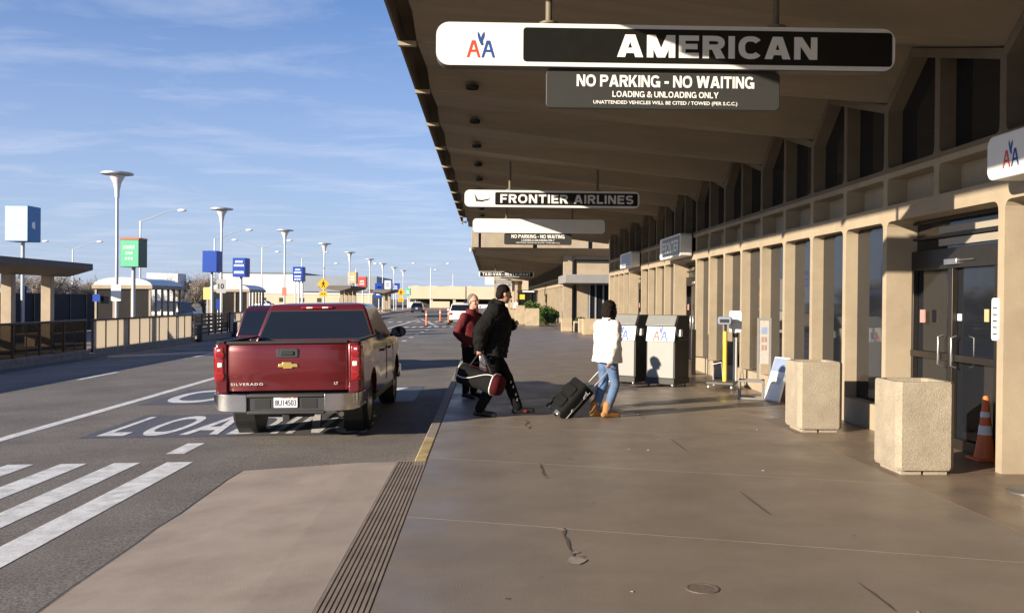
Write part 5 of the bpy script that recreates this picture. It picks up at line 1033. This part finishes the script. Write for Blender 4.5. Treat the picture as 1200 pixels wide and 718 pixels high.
def build(t, J, sk, s=1.0, bulk=1.0, hands=('R','L'), hcurl=.6, handn=None):
    mb = MB()
    mb.limb([J['pelvis'], mid(J['pelvis'], J['chest'], .5), J['chest'], mid(J['chest'], J['neck'], .7)], [(.105*bulk,.155*bulk), (.095*bulk,.135*bulk), (.11*bulk,.165*bulk), (.07,.10)], 16)
    mb.limb([mid(J['chest'], J['neck'], .6), J['neck'], mid(J['neck'], J['head'], .7)], [.066, .056, .052], 12)
    for k in 'RL':
        mb.limb([J[k+'sh'], mid(J[k+'sh'], J[k+'el']), J[k+'el']], [.055, .050, .042], 12); mb.limb([J[k+'el'], mid(J[k+'el'], J[k+'wr'], .35), J[k+'wr']], [.042, .040, .028], 12)
        mb.limb([J[k+'hip'], mid(J[k+'hip'], J[k+'kn'], .5), J[k+'kn']], [.088*bulk, .075*bulk, .055], 14); mb.limb([J[k+'kn'], mid(J[k+'kn'], J[k+'an'], .3), J[k+'an']], [.054, .056, .036], 12)
        mb.limb([J[k+'an'], tuple(Vector(J[k+'toe'])+Vector((0,0,.01)))], [.030, .012], 10)
        hd = J.get(k+'hd') or tuple(Vector(J[k+'wr'])-Vector(J[k+'el'])); hand(mb, J[k+'wr'], hd, (handn or {}).get(k, (-1 if k == 'R' else 1, 0, 0)), s, hcurl)
    M = head(mb, J['head'], J.get('hyaw', 0), J.get('htilt', 0), J.get('hs', 1.0))
    flesh('body', mb, sk, t, 0.0065, 3); return M
def jacket(t, J, m, hem, r, arm, collar=True, disp=.03, flare=0.0, hood=False, vox=.011):
    mb = MB(); pz = J['pelvis']; h0 = (pz[0], pz[1], hem)
    mb.tube([h0, mid(h0, J['chest'], .35), mid(h0, J['chest'], .7), J['chest'], mid(J['chest'], J['neck'], .55), mid(J['chest'], J['neck'], .93)], [(r[0]+flare, r[1]+flare), (r[0], r[1]), (r[0]*.96, r[1]*.98), (r[0]*.98, r[1]*1.04), (r[0]*.75, r[1]*.86), (r[0]*.48, r[1]*.42)], 20)
    for k in 'RL':
        mb.limb([J[k+'sh'], mid(J[k+'sh'], J[k+'el'], .5), J[k+'el']], [arm*1.16, arm*1.03, arm], 14); mb.limb([J[k+'el'], mid(J[k+'el'], J[k+'wr'], .5), mid(J[k+'el'], J[k+'wr'], .97)], [arm, arm*.92, arm*.72], 14)
    n = Vector(J['neck'])
    if collar: mb.tube([tuple(n+Vector((0,-.02,-.05))), tuple(n+Vector((0,-.015,.045)))], [(.098,.105), (.082,.088)], 16)
    if hood: mb.ell(tuple(n+Vector((0,-.11,-.05))), (.15,.09,.11), 14, 8); mb.limb([tuple(n+Vector((-.1,.0,.02))), tuple(n+Vector((0,-.10,.03))), tuple(n+Vector((.1,.0,.02)))], [.045,.055,.045])
    return flesh('jacket', mb, m, t, vox, 5, disp)
def trousers(t, J, m, wide=1.0, disp=.02, name='trousers', bulk=1.0):
    mb = MB(); p = Vector(J['pelvis'])
    mb.tube([tuple(p+Vector((0,0,.13))), tuple(p), tuple(p+Vector((0,0,-.08)))], [(.115*bulk,.155*bulk), (.135*bulk,.178*bulk), (.13*bulk,.18*bulk)], 18)
    for k in 'RL':
        mb.limb([J[k+'hip'], mid(J[k+'hip'], J[k+'kn'], .5), J[k+'kn']], [.105*bulk, .092*wide, .076*wide], 14)
        an = Vector(J[k+'an']); mb.limb([J[k+'kn'], mid(J[k+'kn'], J[k+'an'], .4), tuple(an+Vector((0,0,.0)))], [.076*wide, .074*wide, .064*wide], 14)
    return flesh(name, mb, m, t, .011, 5, disp)
# --- man in black, striding to the right
blk = cloth('black_jacket', (.0095,.009,.009)); blk2 = cloth('black_trousers', (.007,.007,.0075)); darkhair = mat('dark_hair', (.012,.008,.006), .8, .2, 80, spec=.15)
dm0 = cloth('shoe_red', (.20,.03,.03))
t = thing('person', 'person in a bulky black jacket striding right with a duffel bag', 'person', (0.04, 13.68, 0), R(-90))
s_ = 1.0
J = dict(pelvis=(0,0,1.00), chest=(0,.07,1.37), neck=(0,.13,1.63), head=(0,.185,1.775), hyaw=R(18), htilt=R(-10), hs=1.10,
         Rsh=(.20,.07,1.53), Rel=(.31,-.15,1.25), Rwr=(.29,-.165,1.02), Rhd=(0,-.05,-1), Lsh=(-.20,.07,1.53), Lel=(-.28,.12,1.24), Lwr=(-.16,.31,1.33),
         Rhip=(.10,0,.98), Rkn=(.11,.05,.53), Ran=(.11,-.16,.115), Rtoe=(.12,.06,.032), Lhip=(-.10,0,.98), Lkn=(-.10,.24,.56), Lan=(-.10,.40,.125), Ltoe=(-.10,.62,.075))
M = build(t, J, skinm, 1.0, hands='RL', hcurl=.95); face_bits(t, M, darkhair)
jacket(t, J, blk, .89, (.245,.26), .112, disp=.055, hood=True); trousers(t, J, blk2, 1.12)
part_h = MB(); part_h.ell((0,-.022,.052), (.083,.094,.084), 16, 10, M); part_h.ell((0,-.06,-.005), (.075,.055,.075), 14, 8, M); flesh('hair', part_h, darkhair, t, .008, 3, .014, TEX2)
for k in 'RL':
    mb = MB(); shoe(mb, J[k+'an'], J[k+'toe'], 1.06); flesh('shoe', mb, mat('black_shoe', (.014,.013,.013), .4, .1, 30), t, .007, 2)
part('shoe_patch', MB().box(.052,.058,-.015,.03,.03,.06, Matrix.Translation((-.10,.5,.03))), dm0, t)
for z, y in ((.50,.275), (.43,.31), (.32,.35), (.25,.37)):
    part('trouser_print', MB().ell((-.015,y+.02,z), (.006,.010,.022), 8, 6), mat('print_white', (.65,.65,.62), .6, .1, 40), t)
# --- duffel bag in his right hand (its length runs along X)
dk = cloth('duffel_black', (.010,.0095,.0095)); dm = cloth('duffel_maroon', (.06,.006,.009))
HX, HY = 0.04-.165-.01, 13.68-.29
t = thing('duffel_bag', 'black and maroon duffel bag with white piping in the hand of the man in black', 'bag', (HX+.03, HY-.02, .56), 0)
Rt = Matrix.Rotation(R(16), 4, 'Y') @ Matrix.Rotation(R(-28), 4, 'Z')
def dsec(x, k): return [(x, a*k, b*k) for a, b in rrect(.30, .30, .11, 4)]
part('body', MB().loft([dsec(x, k) for x, k in ((-.37,.55),(-.355,.82),(-.32,.96),(-.2,.97),(-.12,.94),(0,.9),(.10,.95),(.18,.98),(.24,.98))], M=Rt), dk, t, smooth=60)
part('end_cap', MB().loft([dsec(x, k) for x, k in ((.242,.985),(.30,.96),(.345,.82),(.36,.5))], M=Rt), dm, t, smooth=60)
part('top_panel', MB().loft([[(x, -.075, .1535), (x, .075, .1535), (x, .075, .158), (x, -.075, .158)] for x in (-.22,.20)], M=Rt), dm, t)
pipw = mat('piping_white', (.70,.69,.66), .6, .03)
def ring(x, k): return [tuple(Rt @ Vector(p)) for p in dsec(x, k)+dsec(x, k)[:1]]
part('piping', MB().tube(ring(.242,1.0), .010, 6), pipw, t, smooth=60); part('piping', MB().tube(ring(-.325,.965), .009, 6), pipw, t, smooth=60)
part('piping', MB().tube([tuple(Rt @ Vector((x, -.158+.012*math.sin(x*9), .04+.08*math.sin(x*7)))) for x in [-.3+.05*i for i in range(12)]], .006, 5), pipw, t, smooth=60)
part('handle', MB().tube([tuple(Rt @ Vector((-.20,-.05,.14))), (-.08,0.0,.30), (-.03,.02,.365), (.03,.02,.36), tuple(Rt @ Vector((.16,-.05,.14)))], .011, 8), blackrub, t, smooth=60)
part('shoulder_strap', MB().tube([tuple(Rt @ Vector((-.33,0,.12))), (-.16,.04,.22), (.0,.05,.24), tuple(Rt @ Vector((.33,0,.09)))], [(.02,.005)]*4, 6), blackrub, t)
part('clip', MB().box(-.02,.02,-.02,.02,.26,.34), steel, t, bev=.008)
# --- older man in a maroon jacket, hands in his pockets
mrn = cloth('maroon_jacket', (.115,.018,.020), .7); greyhair = mat('grey_hair', (.17,.145,.12), .8, .2, 60, spec=.2)
t = thing('person', 'older person in a maroon jacket standing with hands in pockets', 'person', (-.30, 16.25, 0), R(-128))
J = dict(pelvis=(0,0,.94), chest=(0,.01,1.27), neck=(0,.02,1.49), head=(0,.05,1.66), hyaw=R(-8), htilt=0.0, hs=1.07,
         Rsh=(.185,.01,1.40), Rel=(.285,-.08,1.13), Rwr=(.165,.05,.935), Rhd=(-.35,.1,-.9), Lsh=(-.185,.01,1.40), Lel=(-.285,-.08,1.13), Lwr=(-.165,.05,.935), Lhd=(.35,.1,-.9),
         Rhip=(.095,0,.92), Rkn=(.10,.02,.50), Ran=(.11,-.02,.10), Rtoe=(.13,.17,.032), Lhip=(-.095,0,.92), Lkn=(-.10,.02,.50), Lan=(-.11,-.02,.10), Ltoe=(-.13,.17,.032))
M = build(t, J, skin2, .95, hcurl=.7); face_bits(t, M, greyhair)
jacket(t, J, mrn, .88, (.150,.205), .074, disp=.022); trousers(t, J, blk2, 1.0)
mb = MB(); mb.ell((0,-.028,.050), (.080,.088,.080), 16, 10, M); mb.ell((0,-.05,.0), (.077,.055,.07), 14, 8, M); flesh('hair', mb, greyhair, t, .008, 3, .01, TEX2)
mb = MB()
for k in (-1,1):
    mb.tube([tuple(M @ Vector((k*.033+.022*math.cos(a*.524), .103, .006+.017*math.sin(a*.524)))) for a in range(13)], .0022, 5); mb.tube([tuple(M @ Vector((k*.055,.10,.012))), tuple(M @ Vector((k*.080,.0,.01)))], .0022, 5)
mb.tube([tuple(M @ Vector((-.011,.104,.01))), tuple(M @ Vector((.011,.104,.01)))], .0022, 5); part('glasses', mb, blackm, t)
for k in 'RL':
    mb = MB(); shoe(mb, J[k+'an'], J[k+'toe']); flesh('shoe', mb, mat('black_shoe', (.014,.013,.013), .4, .1, 30), t, .007, 2)
# --- woman in a white jacket pulling a suitcase
wj = cloth('white_jacket', (.74,.72,.69), .75); jean = mat('blue_denim', (.105,.17,.30), .85, .22, 9, .3, 220, stain=.35, stscale=5); boot = cloth('tan_boot', (.34,.175,.07), .7)
t = thing('person', 'person in a white puffy jacket, jeans and tan boots pulling a suitcase', 'person', (1.74, 13.68, 0), R(-62))
J = dict(pelvis=(0,0,.90), chest=(0,.01,1.21), neck=(0,.03,1.42), head=(0,.05,1.565), hyaw=R(6), htilt=R(-4), hs=1.02,
         Rsh=(.165,.0,1.33), Rel=(.235,-.05,1.07), Rwr=(.205,-.10,.84), Rhd=(0,-.15,-1), Lsh=(-.165,.0,1.33), Lel=(-.235,.05,1.09), Lwr=(-.16,.24,1.12),
         Rhip=(.085,0,.88), Rkn=(.085,.09,.49), Ran=(.085,-.05,.115), Rtoe=(.10,.13,.035), Lhip=(-.085,0,.88), Lkn=(-.085,.0,.48), Lan=(-.085,-.15,.125), Ltoe=(-.09,.03,.04))
M = build(t, J, skinm, .88, bulk=.92, hcurl=.95); face_bits(t, M, darkhair)
jacket(t, J, wj, .80, (.195,.235), .098, disp=.032, flare=.02); trousers(t, J, jean, .92, .014, 'jeans', .95)
mb = MB(); mb.ell((0,-.03,.04), (.098,.108,.100), 16, 10, M); mb.ell((0,-.060,-.045), (.098,.078,.110), 14, 10, M); mb.ell((-.075,.01,-.04), (.03,.045,.08), 10, 8, M); mb.ell((.075,.01,-.04), (.03,.045,.08), 10, 8, M); flesh('hair', mb, darkhair, t, .008, 3, .03, TEX2)
mb = MB(); n = J['neck']; mb.tube([(n[0], n[1]-.01, n[2]-.06), (n[0], n[1], n[2]+.05)], [(.105,.115), (.085,.092)], 16); flesh('scarf', mb, blk, t, .010, 4, .02)
for k in 'RL':
    mb = MB(); shoe(mb, J[k+'an'], J[k+'toe'], 1.18, .06); flesh('boot', mb, boot, t, .008, 2, .008)
    a = Vector(J[k+'an']); part('boot_lace', MB().tube([tuple(a+Vector((-.03,.05,.03))), tuple(a+Vector((0,.062,.045))), tuple(a+Vector((.03,.05,.035)))], .006, 6), mat('lace', (.6,.45,.25), .8, .1), t)
# suitcase tilted on its wheels
t = thing('suitcase', 'black rolling suitcase with a green tag tilted behind the person in white', 'suitcase', (1.02, 13.62, 0), R(6))
Ms = Matrix.Translation((0,0,.055)) @ Matrix.Rotation(R(43), 4, 'Y') @ Matrix.Translation((.0,0,-.02)) @ Matrix.Rotation(R(24), 4, 'Z')
sc = cloth('suitcase_fabric', (.009,.009,.009), .8)
part('shell', MB().loft([[(x*k, y*k, z) for x, y in rrect(.25,.38,.06,4,.125/k if False else .0)] for z, k in ((.0,.90),(.02,1),(.56,1),(.59,.90))], M=Ms), sc, t, smooth=50)
for z in (.10,.30): part('pocket', MB().loft([[(-.126,y,zz) for y, zz in rrect(.29,.17,.04,3,0,z+.085)], [(-.150,y*.96,z+.085+(zz-z-.085)*.93) for y, zz in rrect(.29,.17,.04,3,0,z+.085)]], M=Ms), sc, t, smooth=50)
for y in (-.13,.13):
    part('wheel', MB().lathe([(.045,-.014),(.045,.014)], 14, Matrix.Translation((0,0,.055)) @ Matrix.Rotation(R(24),4,'Z') @ Matrix.Translation((.06,y,-.01)) @ Matrix.Rotation(math.pi/2,4,'X')), blackrub, t, smooth=40)
    part('corner_guard', MB().box(-.135,-.06,y-.05,y+.05,-.012,.05, Ms), steel if y < 0 else blackm, t, bev=.01)
part('telescopic_handle', MB().tube([tuple(Ms @ Vector(p)) for p in ((.09,-.085,.58),(.09,-.085,.98),(.09,-.05,1.01),(.09,.05,1.01),(.09,.085,.98),(.09,.085,.58))], .009, 8), galv, t, smooth=60)
part('side_handle', MB().tube([tuple(Ms @ Vector(p)) for p in ((.02,-.19,.20),(.02,-.215,.23),(.02,-.215,.37),(.02,-.19,.40))], .012, 8), blackrub, t, smooth=60)
part('zip', MB().tube([tuple(Ms @ Vector((.03, -.1925, z))) for z in (.04,.55)], .004, 5), steel, t)
for z in (.17,.43): part('handle_mount', MB().box(0,.04,-.20,-.19,z,z+.04, Ms), steel, t, bev=.004)
part('luggage_tag', MB().prism([(.055*math.cos(a*.524), .04*math.sin(a*.524)) for a in range(12)], 0, .006, 'z', Ms @ Matrix.Translation((0,-.05,.605)) @ Matrix.Rotation(R(20),4,'X')), mat('tag_green', (.06,.48,.14), .5, .15, 40), t)
part('brand_mark', MB().box(-.03,.03,-.195,-.191,.50,.515, Ms).box(-.006,.006,-.1955,-.1912,.46,.50, Ms), pipw, t)
# --- tiny far pedestrian
t = thing('person', 'tiny distant person in a white top by the far planters', 'person', (2.75, 92, 0), R(160))
J = dict(pelvis=(0,0,.92), chest=(0,.01,1.24), neck=(0,.02,1.46), head=(0,.04,1.6), hs=.98, Rsh=(.18,0,1.37), Rel=(.23,-.02,1.1), Rwr=(.23,.05,.88), Lsh=(-.18,0,1.37), Lel=(-.23,-.02,1.1), Lwr=(-.23,.05,.88),
         Rhip=(.09,0,.9), Rkn=(.09,.08,.5), Ran=(.09,-.05,.1), Rtoe=(.1,.12,.03), Lhip=(-.09,0,.9), Lkn=(-.09,.12,.52), Lan=(-.09,.2,.1), Ltoe=(-.1,.38,.04))
M = build(t, J, skin2); jacket(t, J, wj, .86, (.15,.2), .07, disp=0, vox=.02); trousers(t, J, blk2)
flesh('hair', MB().ell((0,-.025,.05), (.083,.09,.082), 14, 8, M), darkhair, t, .012, 2)
for k in 'RL':
    mb = MB(); shoe(mb, J[k+'an'], J[k+'toe']); flesh('shoe', mb, mat('black_shoe', (.014,.013,.013)), t, .012, 2)
